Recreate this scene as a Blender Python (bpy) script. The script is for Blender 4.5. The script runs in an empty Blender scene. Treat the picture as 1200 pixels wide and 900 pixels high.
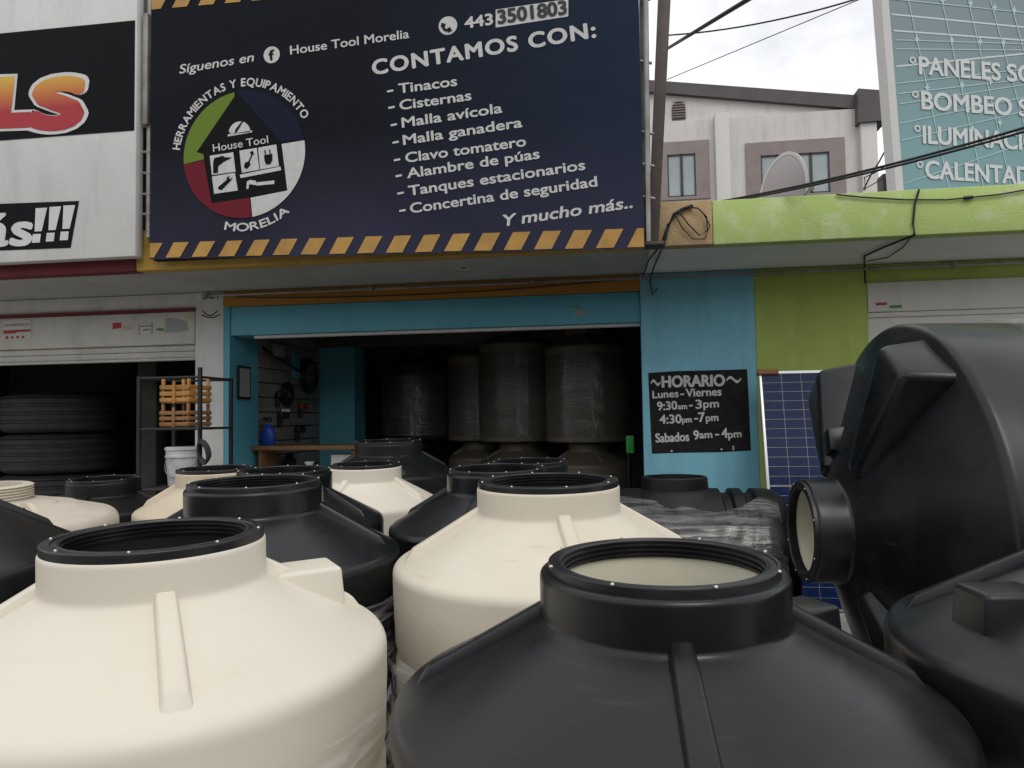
import bpy, bmesh, math, random
from math import sin, cos, pi, radians as R, sqrt
from mathutils import Vector as V, Matrix as M
random.seed(7)
sc = bpy.context.scene
col = sc.collection

# ------------------------------------------------------------------ camera
cd = bpy.data.cameras.new('camera'); cam = bpy.data.objects.new('camera', cd); col.objects.link(cam)
cd.sensor_width = 36; cd.lens = 26.1; cd.clip_start = .05; cd.clip_end = 600
_yaw, _pit, _rol = R(8), R(2.6), R(.9)
fw = V((-sin(_yaw)*cos(_pit), cos(_yaw)*cos(_pit), sin(_pit)))
r0 = V((cos(_yaw), sin(_yaw), 0)); u0 = r0.cross(fw)
rr = r0*cos(_rol) - u0*sin(_rol); uu = u0*cos(_rol) + r0*sin(_rol)
cam.matrix_world = M(((rr.x, uu.x, -fw.x, 0), (rr.y, uu.y, -fw.y, 0), (rr.z, uu.z, -fw.z, 1.69), (0, 0, 0, 1)))
sc.camera = cam
# ------------------------------------------------------------------ sky, sun, exposure
SUN_EL, SUN_AZ = 50, 152          # azimuth clockwise from +Y: the sun stands high behind the viewer
w = bpy.data.worlds.new('World'); sc.world = w; w.use_nodes = True
n = w.node_tree.nodes; l = w.node_tree.links; n.clear()
out = n.new('ShaderNodeOutputWorld'); bg = n.new('ShaderNodeBackground'); sky = n.new('ShaderNodeTexSky')
sky.sky_type = 'NISHITA'; sky.sun_disc = False; sky.sun_elevation = R(SUN_EL); sky.sun_rotation = R(SUN_AZ)
sky.dust_density = 2.5; sky.air_density = 1.2
bg.inputs[1].default_value = .1
tc = n.new('ShaderNodeTexCoord'); nz = n.new('ShaderNodeTexNoise'); nz.inputs['Scale'].default_value = 2.6
nz.inputs['Detail'].default_value = 9; nz.inputs['Roughness'].default_value = .6
mp = n.new('ShaderNodeMapping'); mp.inputs['Scale'].default_value = (1, 1, 1.9); mp.inputs['Location'].default_value = (.35, .2, .1)
l.new(tc.outputs['Generated'], mp.inputs[0]); l.new(mp.outputs[0], nz.inputs['Vector'])
cr = n.new('ShaderNodeValToRGB'); cr.color_ramp.elements[0].position = .30; cr.color_ramp.elements[1].position = .52
cr.color_ramp.elements[0].color = (.5, .5, .5, 1); cr.color_ramp.elements[1].color = (1, 1, 1, 1)
l.new(nz.outputs[0], cr.inputs[0])
mx = n.new('ShaderNodeMixRGB'); mx.inputs[2].default_value = (10.6, 10.7, 10.9, 1)
l.new(cr.outputs[0], mx.inputs[0]); l.new(sky.outputs[0], mx.inputs[1]); l.new(mx.outputs[0], bg.inputs[0]); l.new(bg.outputs[0], out.inputs[0])
sd = bpy.data.lights.new('sun', 'SUN'); sun = bpy.data.objects.new('sun', sd); col.objects.link(sun)
sd.energy = 1.0; sd.angle = R(28); sd.color = (1, .95, .87)
_d = V((sin(R(SUN_AZ))*cos(R(SUN_EL)), cos(R(SUN_AZ))*cos(R(SUN_EL)), sin(R(SUN_EL))))
sun.rotation_euler = _d.to_track_quat('Z', 'Y').to_euler(); sun.location = (0, -3, 12)
vs = sc.view_settings
vs.view_transform = 'Standard'; vs.look = 'None'; vs.gamma = 1; vs.exposure = 0; vs.use_curve_mapping = False

# ------------------------------------------------------------------ materials
def mat(name, c, rough=.6, c2=None, nscale=6, lo=.4, hi=.65, bump=0, bscale=40, metal=0, rvar=0, spec=.5, det=5, stretch=None, bdist=.01, grime=0, scratch=None):
    m = bpy.data.materials.new(name); m.use_nodes = True
    n = m.node_tree.nodes; l = m.node_tree.links; b = n['Principled BSDF']
    b.inputs['Base Color'].default_value = (*c, 1); b.inputs['Roughness'].default_value = rough
    b.inputs['Metallic'].default_value = metal; b.inputs['Specular IOR Level'].default_value = spec
    tc = n.new('ShaderNodeTexCoord'); co = tc.outputs['Object']
    if stretch:
        mp = n.new('ShaderNodeMapping'); mp.inputs['Scale'].default_value = stretch; l.new(co, mp.inputs[0]); co = mp.outputs[0]
    if c2 or rvar:
        nz = n.new('ShaderNodeTexNoise'); nz.inputs['Scale'].default_value = nscale; nz.inputs['Detail'].default_value = det
        nz.inputs['Roughness'].default_value = .6; l.new(co, nz.inputs['Vector'])
        mr = n.new('ShaderNodeMapRange'); mr.inputs[1].default_value = lo; mr.inputs[2].default_value = hi; l.new(nz.outputs[0], mr.inputs[0])
        if c2:
            mx = n.new('ShaderNodeMixRGB'); mx.inputs[1].default_value = (*c, 1); mx.inputs[2].default_value = (*c2, 1)
            l.new(mr.outputs[0], mx.inputs[0]); l.new(mx.outputs[0], b.inputs['Base Color'])
        if rvar:
            m2 = n.new('ShaderNodeMapRange'); m2.inputs[3].default_value = rough; m2.inputs[4].default_value = rough+rvar
            l.new(mr.outputs[0], m2.inputs[0]); l.new(m2.outputs[0], b.inputs['Roughness'])
    src = b.inputs['Base Color'].links[0].from_socket if b.inputs['Base Color'].links else None
    def layer(scale, sc, lo_, hi_, amount, colr):     # stains, drips and scuffs with a shape of their own
        nonlocal src
        mp2 = n.new('ShaderNodeMapping'); mp2.inputs['Scale'].default_value = sc; mp2.inputs['Location'].default_value = (3.1, 1.7, .4)
        l.new(tc.outputs['Object'], mp2.inputs[0]); z = n.new('ShaderNodeTexNoise'); z.inputs['Scale'].default_value = scale; z.inputs['Detail'].default_value = 8
        z.inputs['Roughness'].default_value = .65; l.new(mp2.outputs[0], z.inputs['Vector'])
        r_ = n.new('ShaderNodeMapRange'); r_.inputs[1].default_value = lo_; r_.inputs[2].default_value = hi_; r_.inputs[4].default_value = amount; l.new(z.outputs[0], r_.inputs[0])
        m_ = n.new('ShaderNodeMixRGB'); m_.inputs[2].default_value = (*colr, 1)
        if src: l.new(src, m_.inputs[1])
        else: m_.inputs[1].default_value = (*c, 1)
        l.new(r_.outputs[0], m_.inputs[0]); l.new(m_.outputs[0], b.inputs['Base Color']); src = m_.outputs[0]
    if grime:
        dk = tuple(x*.45+.012 for x in c); layer(1.3, (5, 5, .7), .5, .8, grime, dk); layer(7, (1, 1, 1), .60, .70, grime*.7, tuple(min(1, x*1.25+.03) for x in c))
    if scratch:
        layer(5, (1.2, 1.2, 14), .60, .68, scratch[0], scratch[1]); layer(9, (16, 5, 2.5), .66, .72, scratch[0]*.7, scratch[1]); layer(1.6, (1, 1, 1), .5, .8, scratch[0]*.35, scratch[1])
    if bump:
        bz = n.new('ShaderNodeTexNoise'); bz.inputs['Scale'].default_value = bscale; bz.inputs['Detail'].default_value = 4; l.new(co, bz.inputs['Vector'])
        bp = n.new('ShaderNodeBump'); bp.inputs['Strength'].default_value = bump; bp.inputs['Distance'].default_value = bdist
        l.new(bz.outputs[0], bp.inputs['Height']); l.new(bp.outputs[0], b.inputs['Normal'])
    return m

def film_mat(name, tint, lo, hi, stretch, nscale=5, top=.75, rough=.22, bot=.03, bump=.5, spec=.5):
    m = bpy.data.materials.new(name); m.use_nodes = True
    n = m.node_tree.nodes; l = m.node_tree.links; b = n['Principled BSDF']; o = n['Material Output']
    b.inputs['Base Color'].default_value = (*tint, 1); b.inputs['Roughness'].default_value = rough; b.inputs['Specular IOR Level'].default_value = spec
    tr = n.new('ShaderNodeBsdfTransparent'); ms = n.new('ShaderNodeMixShader')
    tc = n.new('ShaderNodeTexCoord'); mp = n.new('ShaderNodeMapping'); mp.inputs['Scale'].default_value = stretch; mp.inputs['Rotation'].default_value = (0, .3, 0) if stretch[2] == 16 else (0, 0, 0)
    nz = n.new('ShaderNodeTexNoise'); nz.inputs['Scale'].default_value = nscale; nz.inputs['Detail'].default_value = 7
    nz.inputs['Distortion'].default_value = .5
    l.new(tc.outputs['Object'], mp.inputs[0]); l.new(mp.outputs[0], nz.inputs['Vector'])
    mr = n.new('ShaderNodeMapRange'); mr.inputs[1].default_value = lo; mr.inputs[2].default_value = hi
    mr.inputs[3].default_value = bot; mr.inputs[4].default_value = top; l.new(nz.outputs[0], mr.inputs[0])
    l.new(mr.outputs[0], ms.inputs[0]); l.new(tr.outputs[0], ms.inputs[1]); l.new(b.outputs[0], ms.inputs[2]); l.new(ms.outputs[0], o.inputs['Surface'])
    bp = n.new('ShaderNodeBump'); bp.inputs['Strength'].default_value = bump; bp.inputs['Distance'].default_value = .01
    l.new(nz.outputs[0], bp.inputs['Height']); l.new(bp.outputs[0], b.inputs['Normal'])
    return m

BLK = mat('black_polyethylene', (.0055, .006, .0072), .27, (.016, .017, .020), 3.2, .42, .8, bump=.05, bscale=240, rvar=.16, bdist=.002, spec=.42, scratch=(.2, (.06, .06, .062)))
BLK2 = mat('dull_black_polyethylene', (.006, .0065, .007), .42, (.015, .015, .016), 4, .4, .8, bump=.05, bscale=200, rvar=.15, bdist=.002, spec=.32)
RUB = mat('black_ring_plastic', (.008, .008, .010), .36, (.022, .02, .023), 9, .4, .75, rvar=.2)
CRM = mat('cream_polyethylene', (.71, .665, .57), .44, (.68, .62, .51), 2.6, .42, .8, bump=.06, bscale=160, rvar=.15, bdist=.002, scratch=(.07, (.45, .38, .28)))
CRMD = mat('scuffed_cream_polyethylene', (.69, .635, .53), .46, (.62, .56, .45), 2.6, .42, .75, bump=.06, bscale=160, rvar=.15, bdist=.002, scratch=(.28, (.40, .33, .25)))
CRM2 = mat('dusty_beige_polyethylene', (.60, .52, .39), .5, (.50, .42, .31), 4, .4, .75, bump=.05, bscale=140)
PNK = mat('pale_beige_polyethylene', (.64, .575, .48), .5, (.55, .48, .39), 5, .4, .75)
TAUPE = mat('grey_brown_polyethylene', (.17, .145, .11), .3, (.135, .115, .088), 3, .4, .75, rvar=.2)
LIN = mat('cream_inner_lining', (.78, .75, .60), .5, (.70, .66, .50), 3)
DLIN = mat('black_inner_lining', (.01, .01, .011), .5)
STEEL = mat('zinc_bolt', (.7, .7, .7), .35, metal=.6)
FILM = film_mat('clear_stretch_film', (.8, .8, .78), .50, .72, (1, 1, 9), 2.2, .55)
FILM2 = film_mat('bunched_stretch_film', (.82, .83, .84), .46, .68, (2, 2, 16), 1.6, .6)
FILM3 = film_mat('dense_grey_stretch_film', (.13, .132, .138), .40, .64, (1.6, 22, 22), 2.2, .86, .18, .2, .3, .9)
FILM5 = film_mat('white_wrinkled_film', (.72, .74, .75), .50, .74, (6, 14, 40), 1.6, .42, .16, .05, .3)
FILM6 = film_mat('painted_film_highlight', (.46, .46, .44), .40, .66, (26, 26, 5), 1.2, .6, .3)  # painted highlight, standing in for the bright opening mirrored in the film
FILM4 = film_mat('glossy_film_band', (.12, .115, .10), .36, .64, (3, 3, 26), 2, .62, .14, .25, .35, 1.0)
BLUE = mat('sky_blue_wall_paint', (.215, .53, .66), .6, (.185, .465, .585), 3, .35, .7, bump=.15, bscale=60, grime=.45)
BLUE2 = mat('teal_blue_shutter_paint', (.105, .385, .49), .5, (.09, .335, .43), 3, .35, .7, grime=.35)
GREEN = mat('lime_green_wall_paint', (.44, .54, .125), .65, (.38, .48, .10), 3, .35, .7, bump=.25, bscale=50, grime=.4)
LIME = mat('pale_lime_fascia_paint', (.43, .56, .18), .75, (.53, .62, .33), 7, .5, .66, bump=.45, bscale=75, bdist=.008, det=9)
TAN = mat('tan_stucco', (.46, .33, .18), .8, (.38, .26, .13), 7, .4, .7, bump=.7, bscale=60, bdist=.01)
OCH = mat('ochre_yellow_paint', (.50, .32, .065), .7, (.42, .25, .045), 5, .4, .7, bump=.4, bscale=40)
ORG = mat('orange_ochre_paint', (.42, .19, .025), .7, (.34, .15, .02), 4, .4, .7)
RED = mat('dark_red_paint', (.16, .012, .018), .6, (.12, .01, .014), 5)
WHT = mat('dirty_white_paint', (.66, .66, .65), .6, (.54, .54, .52), 4, .4, .75, bump=.1, bscale=50, grime=.5)
SHW = mat('white_shutter_enamel', (.60, .58, .53), .5, (.50, .48, .43), 3, .45, .8, grime=.4)
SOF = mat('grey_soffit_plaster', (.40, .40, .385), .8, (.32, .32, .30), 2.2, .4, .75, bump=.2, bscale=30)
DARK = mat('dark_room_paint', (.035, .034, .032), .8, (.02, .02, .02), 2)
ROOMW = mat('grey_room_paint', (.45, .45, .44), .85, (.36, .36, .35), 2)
SLAT = mat('grey_slat_board', (.22, .21, .195), .6, (.15, .14, .13), 3)
SHW_LIT = mat('lit_shutter_enamel', (.76, .74, .70), .45, (.68, .66, .61), 3, .45, .8, grime=.25)  # shutter enamel lightened: stronger light on the right is put into the colour
SOF_LIT = mat('lit_soffit_plaster', (.74, .74, .72), .8, (.66, .66, .64), 2.2, .4, .75, bump=.2, bscale=30)  # lighter copy of the soffit plaster, painting in the brighter right side
BEAM = mat('brown_beam_paint', (.085, .07, .055), .7)
CONC = mat('worn_concrete', (.42, .415, .395), .85, (.33, .325, .305), 5, .35, .7, bump=.4, bscale=60)
ASPH = mat('street_asphalt', (.05, .05, .052), .9, (.07, .07, .07), 8, bump=.6, bscale=90)
METB = mat('black_painted_steel', (.012, .012, .013), .5)
BRN = mat('brown_painted_steel', (.045, .035, .032), .55, (.075, .05, .04), 6)
GALV = mat('grey_pipe_metal', (.32, .32, .31), .45, (.22, .2, .18), 6, metal=.3)
CABLE = mat('black_cable_rubber', (.012, .012, .013), .6)
ALU = mat('aluminium_frame', (.62, .63, .64), .35, metal=.7)
RIMM = mat('pale_grey_trim', (.5, .5, .48), .5)
WOODY = mat('yellow_pine_slat', (.48, .25, .07), .7, (.38, .18, .045), 12, stretch=(1, 1, 6))
WOODR = mat('brown_pine_slat', (.30, .145, .06), .7, (.22, .10, .04), 12, stretch=(1, 1, 6))
WOODC = mat('brown_counter_board', (.25, .13, .05), .6, (.17, .085, .035), 14, stretch=(6, 1, 1))
BUCK = mat('dirty_white_bucket', (.58, .59, .60), .5, (.40, .41, .42), 9, .45, .7)
TYRE = mat('tyre_rubber', (.030, .030, .031), .75, (.045, .043, .041), 8, bump=.3, bscale=80)
TYREB = mat('dusty_tyre_rubber', (.05, .047, .043), .8, (.036, .034, .032), 8, bump=.3, bscale=80)
VBLK = mat('banner_black_print', (.006, .0065, .008), .55, spec=.09)
VWHT = mat('white_sign_vinyl', (.60, .60, .59), .55, (.54, .54, .53), 3, .4, .75, grime=.35)
INK = mat('banner_white_ink', (.56, .56, .555), .65, (.49, .49, .48), 20, .4, .7, spec=.15)
INKD = mat('dark_marker_ink', (.012, .013, .016), .6)
HAZY = mat('hazard_yellow_ink', (.45, .255, .055), .6, (.36, .195, .045), 6)
LGRN = mat('logo_green_ink', (.13, .20, .03), .6, spec=.12)
LRED = mat('logo_red_ink', (.14, .014, .024), .6, spec=.12)
LNAV = mat('logo_navy_ink', (.008, .010, .028), .6, spec=.12)
CHALK = mat('white_chalk_paint', (.62, .61, .60), .8, (.5, .49, .48), 40, .4, .65)
BOARD = mat('black_board_paint', (.013, .013, .014), .8, (.022, .022, .023), 12, .45, .7, bump=.4, bscale=120, spec=.2)
GHOST = mat('faded_blue_paint', (.197, .495, .615), .6)
HOUSE = mat('cream_house_render', (.61, .585, .56), .8, (.55, .525, .50), 1.2, .4, .75, bump=.2, bscale=12, grime=.4)
HOUSE2 = mat('pale_house_trim', (.57, .555, .54), .8)
EAVE = mat('dark_brown_eave', (.095, .080, .082), .7, (.08, .066, .068), 2)
STONE = mat('mauve_stone_surround', (.27, .225, .215), .8, (.23, .19, .185), 3, .4, .7)
GLASS = mat('grey_window_glass', (.30, .35, .36), .08, (.36, .40, .41), 1)
FRAME = mat('dark_window_frame', (.03, .03, .033), .4)
DISHM = mat('dish_grey_paint', (.33, .29, .285), .6)
TINK = mat('teal_sign_white_ink', (.58, .60, .60), .6)
TLIN = mat('teal_sign_pale_line', (.40, .55, .57), .6)
TWHI = mat('teal_sign_bright_line', (.55, .62, .64), .6)
STK = {k: mat(k+'_sticker', c, .5) for k, c in dict(red=(.42, .03, .03), cream=(.5, .42, .3), green=(.10, .26, .06), grey=(.30, .32, .32), white=(.6, .6, .57), dark=(.06, .06, .065), bright_green=(.03, .34, .05)).items()}
JUG = mat('blue_plastic', (.012, .06, .42), .4)
PANELL = mat('red_tool_plastic', (.22, .015, .015), .5)

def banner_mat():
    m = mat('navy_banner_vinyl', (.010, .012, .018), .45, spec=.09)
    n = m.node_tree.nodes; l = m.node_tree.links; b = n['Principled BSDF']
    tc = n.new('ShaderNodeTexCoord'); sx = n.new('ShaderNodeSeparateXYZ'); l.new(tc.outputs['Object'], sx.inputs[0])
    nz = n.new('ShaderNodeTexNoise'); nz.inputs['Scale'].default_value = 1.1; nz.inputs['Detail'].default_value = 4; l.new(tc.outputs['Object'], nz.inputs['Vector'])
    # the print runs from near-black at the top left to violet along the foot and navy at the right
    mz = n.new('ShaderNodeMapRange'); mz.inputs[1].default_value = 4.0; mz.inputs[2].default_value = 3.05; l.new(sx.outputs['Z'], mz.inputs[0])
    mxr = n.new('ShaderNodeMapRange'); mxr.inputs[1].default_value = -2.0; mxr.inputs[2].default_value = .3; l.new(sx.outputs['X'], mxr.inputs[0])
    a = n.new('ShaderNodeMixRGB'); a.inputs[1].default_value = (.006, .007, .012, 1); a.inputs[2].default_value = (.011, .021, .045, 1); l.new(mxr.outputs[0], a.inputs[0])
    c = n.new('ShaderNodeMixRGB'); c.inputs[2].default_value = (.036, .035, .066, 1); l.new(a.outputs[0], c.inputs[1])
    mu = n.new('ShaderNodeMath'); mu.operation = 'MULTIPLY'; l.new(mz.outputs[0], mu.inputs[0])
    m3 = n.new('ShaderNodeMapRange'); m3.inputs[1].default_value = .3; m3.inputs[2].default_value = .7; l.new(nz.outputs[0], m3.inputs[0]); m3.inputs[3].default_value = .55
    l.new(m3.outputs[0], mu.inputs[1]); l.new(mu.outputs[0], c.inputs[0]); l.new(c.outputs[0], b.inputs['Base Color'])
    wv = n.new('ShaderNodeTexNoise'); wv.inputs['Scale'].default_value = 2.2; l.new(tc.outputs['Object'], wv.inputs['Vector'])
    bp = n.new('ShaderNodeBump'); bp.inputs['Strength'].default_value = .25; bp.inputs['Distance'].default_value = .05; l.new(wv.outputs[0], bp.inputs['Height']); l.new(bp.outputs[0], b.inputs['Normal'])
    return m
NAVY = banner_mat()

def solar_mat():
    m = mat('blue_solar_cells', (.012, .03, .12), .2, spec=.25)
    n = m.node_tree.nodes; l = m.node_tree.links; b = n['Principled BSDF']
    tc = n.new('ShaderNodeTexCoord')
    vo = n.new('ShaderNodeTexVoronoi'); vo.inputs['Scale'].default_value = 60; l.new(tc.outputs['Object'], vo.inputs['Vector'])
    mx = n.new('ShaderNodeMixRGB'); mx.inputs[1].default_value = (.005, .013, .055, 1); mx.inputs[2].default_value = (.010, .027, .10, 1)
    l.new(vo.outputs['Color'], mx.inputs[0]); l.new(mx.outputs[0], b.inputs['Base Color'])
    return m
CELL = solar_mat()

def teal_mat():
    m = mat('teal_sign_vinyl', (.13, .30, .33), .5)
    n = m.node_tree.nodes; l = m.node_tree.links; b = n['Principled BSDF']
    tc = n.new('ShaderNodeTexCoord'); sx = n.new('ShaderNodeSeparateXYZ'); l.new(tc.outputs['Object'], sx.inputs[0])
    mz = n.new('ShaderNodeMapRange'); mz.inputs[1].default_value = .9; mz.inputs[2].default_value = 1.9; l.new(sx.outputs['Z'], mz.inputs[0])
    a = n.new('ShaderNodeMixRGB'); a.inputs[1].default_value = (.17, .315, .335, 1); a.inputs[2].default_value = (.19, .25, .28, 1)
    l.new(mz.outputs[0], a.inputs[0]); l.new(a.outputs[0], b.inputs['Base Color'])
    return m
TEAL = teal_mat()

def fade_mat():
    m = mat('red_to_yellow_letter_print', (.4, .02, .03), .5)
    n = m.node_tree.nodes; l = m.node_tree.links; b = n['Principled BSDF']
    tc = n.new('ShaderNodeTexCoord'); sx = n.new('ShaderNodeSeparateXYZ'); l.new(tc.outputs['Object'], sx.inputs[0])
    mz = n.new('ShaderNodeMapRange'); mz.inputs[1].default_value = (-4.789,4.379)[1]; mz.inputs[2].default_value = (-4.793,4.676)[1]; l.new(sx.outputs['Z'], mz.inputs[0])
    a = n.new('ShaderNodeValToRGB'); e = a.color_ramp.elements
    e[0].color = (.36, .014, .024, 1); e[1].color = (.62, .40, .05, 1); e2 = a.color_ramp.elements.new(.45); e2.color = (.52, .15, .025, 1)
    l.new(mz.outputs[0], a.inputs[0]); l.new(a.outputs[0], b.inputs['Base Color'])
    return m
FADE = fade_mat()

# ------------------------------------------------------------------ mesh tools
class MB:
    """Collects shapes and links them as one mesh object."""
    def __init__(s): s.bm = bmesh.new()
    def box(s, lo, hi, bev=0, seg=2, mtx=None):
        r = bmesh.ops.create_cube(s.bm, size=1); vs = r['verts']
        c = [(a+b)/2 for a, b in zip(lo, hi)]; d = [abs(b-a) for a, b in zip(lo, hi)]
        for v in vs: v.co = V((v.co.x*d[0]+c[0], v.co.y*d[1]+c[1], v.co.z*d[2]+c[2]))
        if mtx: bmesh.ops.transform(s.bm, matrix=mtx, verts=vs)
        if bev: s._bev(vs, bev, seg)
        return s
    def _bev(s, vs, bev, seg):
        es = list({e for v in vs for e in v.link_edges})
        bmesh.ops.bevel(s.bm, geom=es, offset=bev, segments=seg, affect='EDGES', profile=.5)
    def hexa(s, p, bev=0, seg=3, mtx=None):          # 8 corners: four of the bottom, four of the top
        vs = [s.bm.verts.new(mtx @ V(q) if mtx else V(q)) for q in p]
        for f in ((3, 2, 1, 0), (4, 5, 6, 7), (0, 1, 5, 4), (1, 2, 6, 5), (2, 3, 7, 6), (3, 0, 4, 7)): s.bm.faces.new([vs[i] for i in f])
        if bev: s._bev(vs, bev, seg)
        return s
    def lathe(s, prof, seg=96, mtx=None, a0=0, a1=2*pi, wob=None):
        full = abs(a1-a0-2*pi) < 1e-6; N = seg if full else seg+1; rows = []
        for (r, z) in prof:
            row = []
            for i in range(N):
                a = a0+(a1-a0)*i/seg; q = r+(wob(a, z) if wob else 0)
                p = V((q*cos(a), q*sin(a), z)); row.append(s.bm.verts.new(mtx @ p if mtx else p))
            rows.append(row)
        for j in range(len(rows)-1):
            for i in range(seg):
                k = (i+1) % N
                s.bm.faces.new((rows[j][i], rows[j][k], rows[j+1][k], rows[j+1][i]))
        return s
    def disc(s, r, z, seg=48, mtx=None):
        vs = [s.bm.verts.new((mtx or M()) @ V((r*cos(2*pi*i/seg), r*sin(2*pi*i/seg), z))) for i in range(seg)]
        s.bm.faces.new(vs); return s
    def tube(s, pts, r, seg=8):
        P = [V(p) for p in pts]; rows = []
        for i, p in enumerate(P):
            t = (P[min(i+1, len(P)-1)]-P[max(i-1, 0)]).normalized()
            a = t.cross(V((0, 0, 1)) if abs(t.z) < .9 else V((1, 0, 0))).normalized(); b = t.cross(a)
            rows.append([s.bm.verts.new(p+a*(r*cos(2*pi*k/seg))+b*(r*sin(2*pi*k/seg))) for k in range(seg)])
        for j in range(len(rows)-1):
            for k in range(seg): s.bm.faces.new((rows[j][k], rows[j][(k+1) % seg], rows[j+1][(k+1) % seg], rows[j+1][k]))
        s.bm.faces.new(rows[0]); s.bm.faces.new(rows[-1][::-1]); return s
    def prism(s, poly, y0, y1):                      # polygon in x,z pushed along y
        a = [s.bm.verts.new((p[0], y0, p[1])) for p in poly]; b = [s.bm.verts.new((p[0], y1, p[1])) for p in poly]
        s.bm.faces.new(a); s.bm.faces.new(b[::-1]); k = len(poly)
        for i in range(k): s.bm.faces.new((a[(i+1) % k], a[i], b[i], b[(i+1) % k]))
        return s
    def flat(s, poly, y):                            # printed shape, a hair in front of its sheet
        s.bm.faces.new([s.bm.verts.new((p[0], y, p[1])) for p in poly]); return s
    def build(s, name, m, parent=None, loc=None, smooth=True, ang=38):
        bmesh.ops.recalc_face_normals(s.bm, faces=s.bm.faces)
        me = bpy.data.meshes.new(name); s.bm.to_mesh(me); s.bm.free()
        for mm in (m if isinstance(m, (list, tuple)) else [m]): me.materials.append(mm)
        if smooth:
            me.shade_smooth(); me.set_sharp_from_angle(angle=R(ang))
        o = bpy.data.objects.new(name, me); col.objects.link(o)
        if parent: o.parent = parent
        if loc: o.location = loc
        return o

def tag(o, label=None, cat=None, group=None, kind=None):
    for k, v in (('label', label), ('category', cat), ('group', group), ('kind', kind)):
        if v: o[k] = v
    return o
def empty(name, loc=(0, 0, 0), label=None, cat=None, group=None):
    o = bpy.data.objects.new(name, None); col.objects.link(o); o.location = loc; o.empty_display_size = .2
    return tag(o, label, cat, group)

# lettering: a flat mesh of one line of text, fitted between two ends of its baseline (x, z of the sign)
_tc = {}
def text_mesh(s, bold, space=1):
    k = (s, bold, space)
    if k not in _tc:
        c = bpy.data.curves.new('line', 'FONT'); c.body = s; c.size = 1; c.offset = bold; c.space_character = space; c.resolution_u = 4; c.fill_mode = 'FRONT'
        o = bpy.data.objects.new('line', c); col.objects.link(o)
        dg = bpy.context.evaluated_depsgraph_get(); dg.update()
        me = bpy.data.meshes.new_from_object(o.evaluated_get(dg))
        _tc[k] = ([tuple(v.co) for v in me.vertices], [tuple(p.vertices) for p in me.polygons])
        bpy.data.objects.remove(o); bpy.data.curves.remove(c); bpy.data.meshes.remove(me)
    return _tc[k]
def write(mb, s, p0, p1, cap, y, bold=.02, shear=0, space=1):
    if bold > .001:                                   # heavier strokes: thin layers of ink side by side
        e = bold*cap/.70*.95
        N = 6 if bold < .06 else 18
        for i in range(N): dx, dz = e*cos(i*2*pi/N), e*.8*sin(i*2*pi/N); write(mb, s, (p0[0]+dx, p0[1]+dz), (p1[0]+dx, p1[1]+dz), cap, y-.0001*i, 0, shear, space)
        return
    vs, fs = text_mesh(s, bold, space); x0 = min(v[0] for v in vs); x1 = max(v[0] for v in vs)
    p0 = V(p0); d = V(p1)-p0; sx = d.length/(x1-x0); e = d.normalized(); up = V((-e.y, e.x)); k = cap/.70
    nv = []
    for v in vs:
        q = p0+e*((v[0]-x0)*sx+v[1]*k*shear)+up*(v[1]*k); nv.append(mb.bm.verts.new((q.x, y, q.y)))
    for f in fs:
        try: mb.bm.faces.new([nv[i] for i in f])
        except ValueError: pass
def arc_write(mb, s, c, rad, a0, a1, cap, y, bold=.03, flip=False):
    if bold > .001:
        for i in range(4): e = bold*cap*1.3; arc_write(mb, s, (c[0]+e*cos(i*pi/2), c[1]+e*sin(i*pi/2)), rad, a0, a1, cap, y-.0001*i, 0, flip)
        return
    W = []
    for ch in s:
        if ch == ' ': W.append(.34); continue
        vs, _ = text_mesh(ch, bold); W.append(max(v[0] for v in vs)-min(v[0] for v in vs)+.10)
    tot = sum(W); pos = 0; k = cap/.70
    for ch, wd in zip(s, W):
        a = a0+(a1-a0)*(pos+wd/2)/tot; pos += wd
        if ch == ' ': continue
        vs, fs = text_mesh(ch, bold); xm = (max(v[0] for v in vs)+min(v[0] for v in vs))/2
        u = V((cos(a), sin(a))); t = V((sin(a), -cos(a)))
        if flip: u, t = -u, -t
        base = V(c)+V((cos(a), sin(a)))*rad; sx = abs(a1-a0)*rad/tot
        nv = []
        for v in vs:
            q = base+t*((v[0]-xm)*sx)+u*(v[1]*k); nv.append(mb.bm.verts.new((q.x, y, q.y)))
        for f in fs:
            try: mb.bm.faces.new([nv[i] for i in f])
            except ValueError: pass

def build_words(mb, name, m, parent, gap, off=None):   # one mesh per word of a line
    bm = mb.bm; seen = set(); isl = []
    for v in bm.verts:
        if v in seen: continue
        st = [v]; seen.add(v); vs = []
        while st:
            q = st.pop(); vs.append(q)
            for e in q.link_edges:
                o = e.other_vert(q)
                if o not in seen: seen.add(o); st.append(o)
        isl.append((min(q.co.x for q in vs), max(q.co.x for q in vs), vs))
    isl.sort(key=lambda t: t[0]); groups = []
    for a, b, vs in isl:
        if groups and a-groups[-1][0] < gap: groups[-1][1].extend(vs); groups[-1][0] = max(groups[-1][0], b)
        else: groups.append([b, list(vs)])
    for _, vs in groups:
        k = MB(); mp = {q: k.bm.verts.new(q.co) for q in vs}
        for f in {f for q in vs for f in q.link_faces}: k.bm.faces.new([mp[q] for q in f.verts])
        k.build(name, m, parent, off)
    bm.free()

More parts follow.
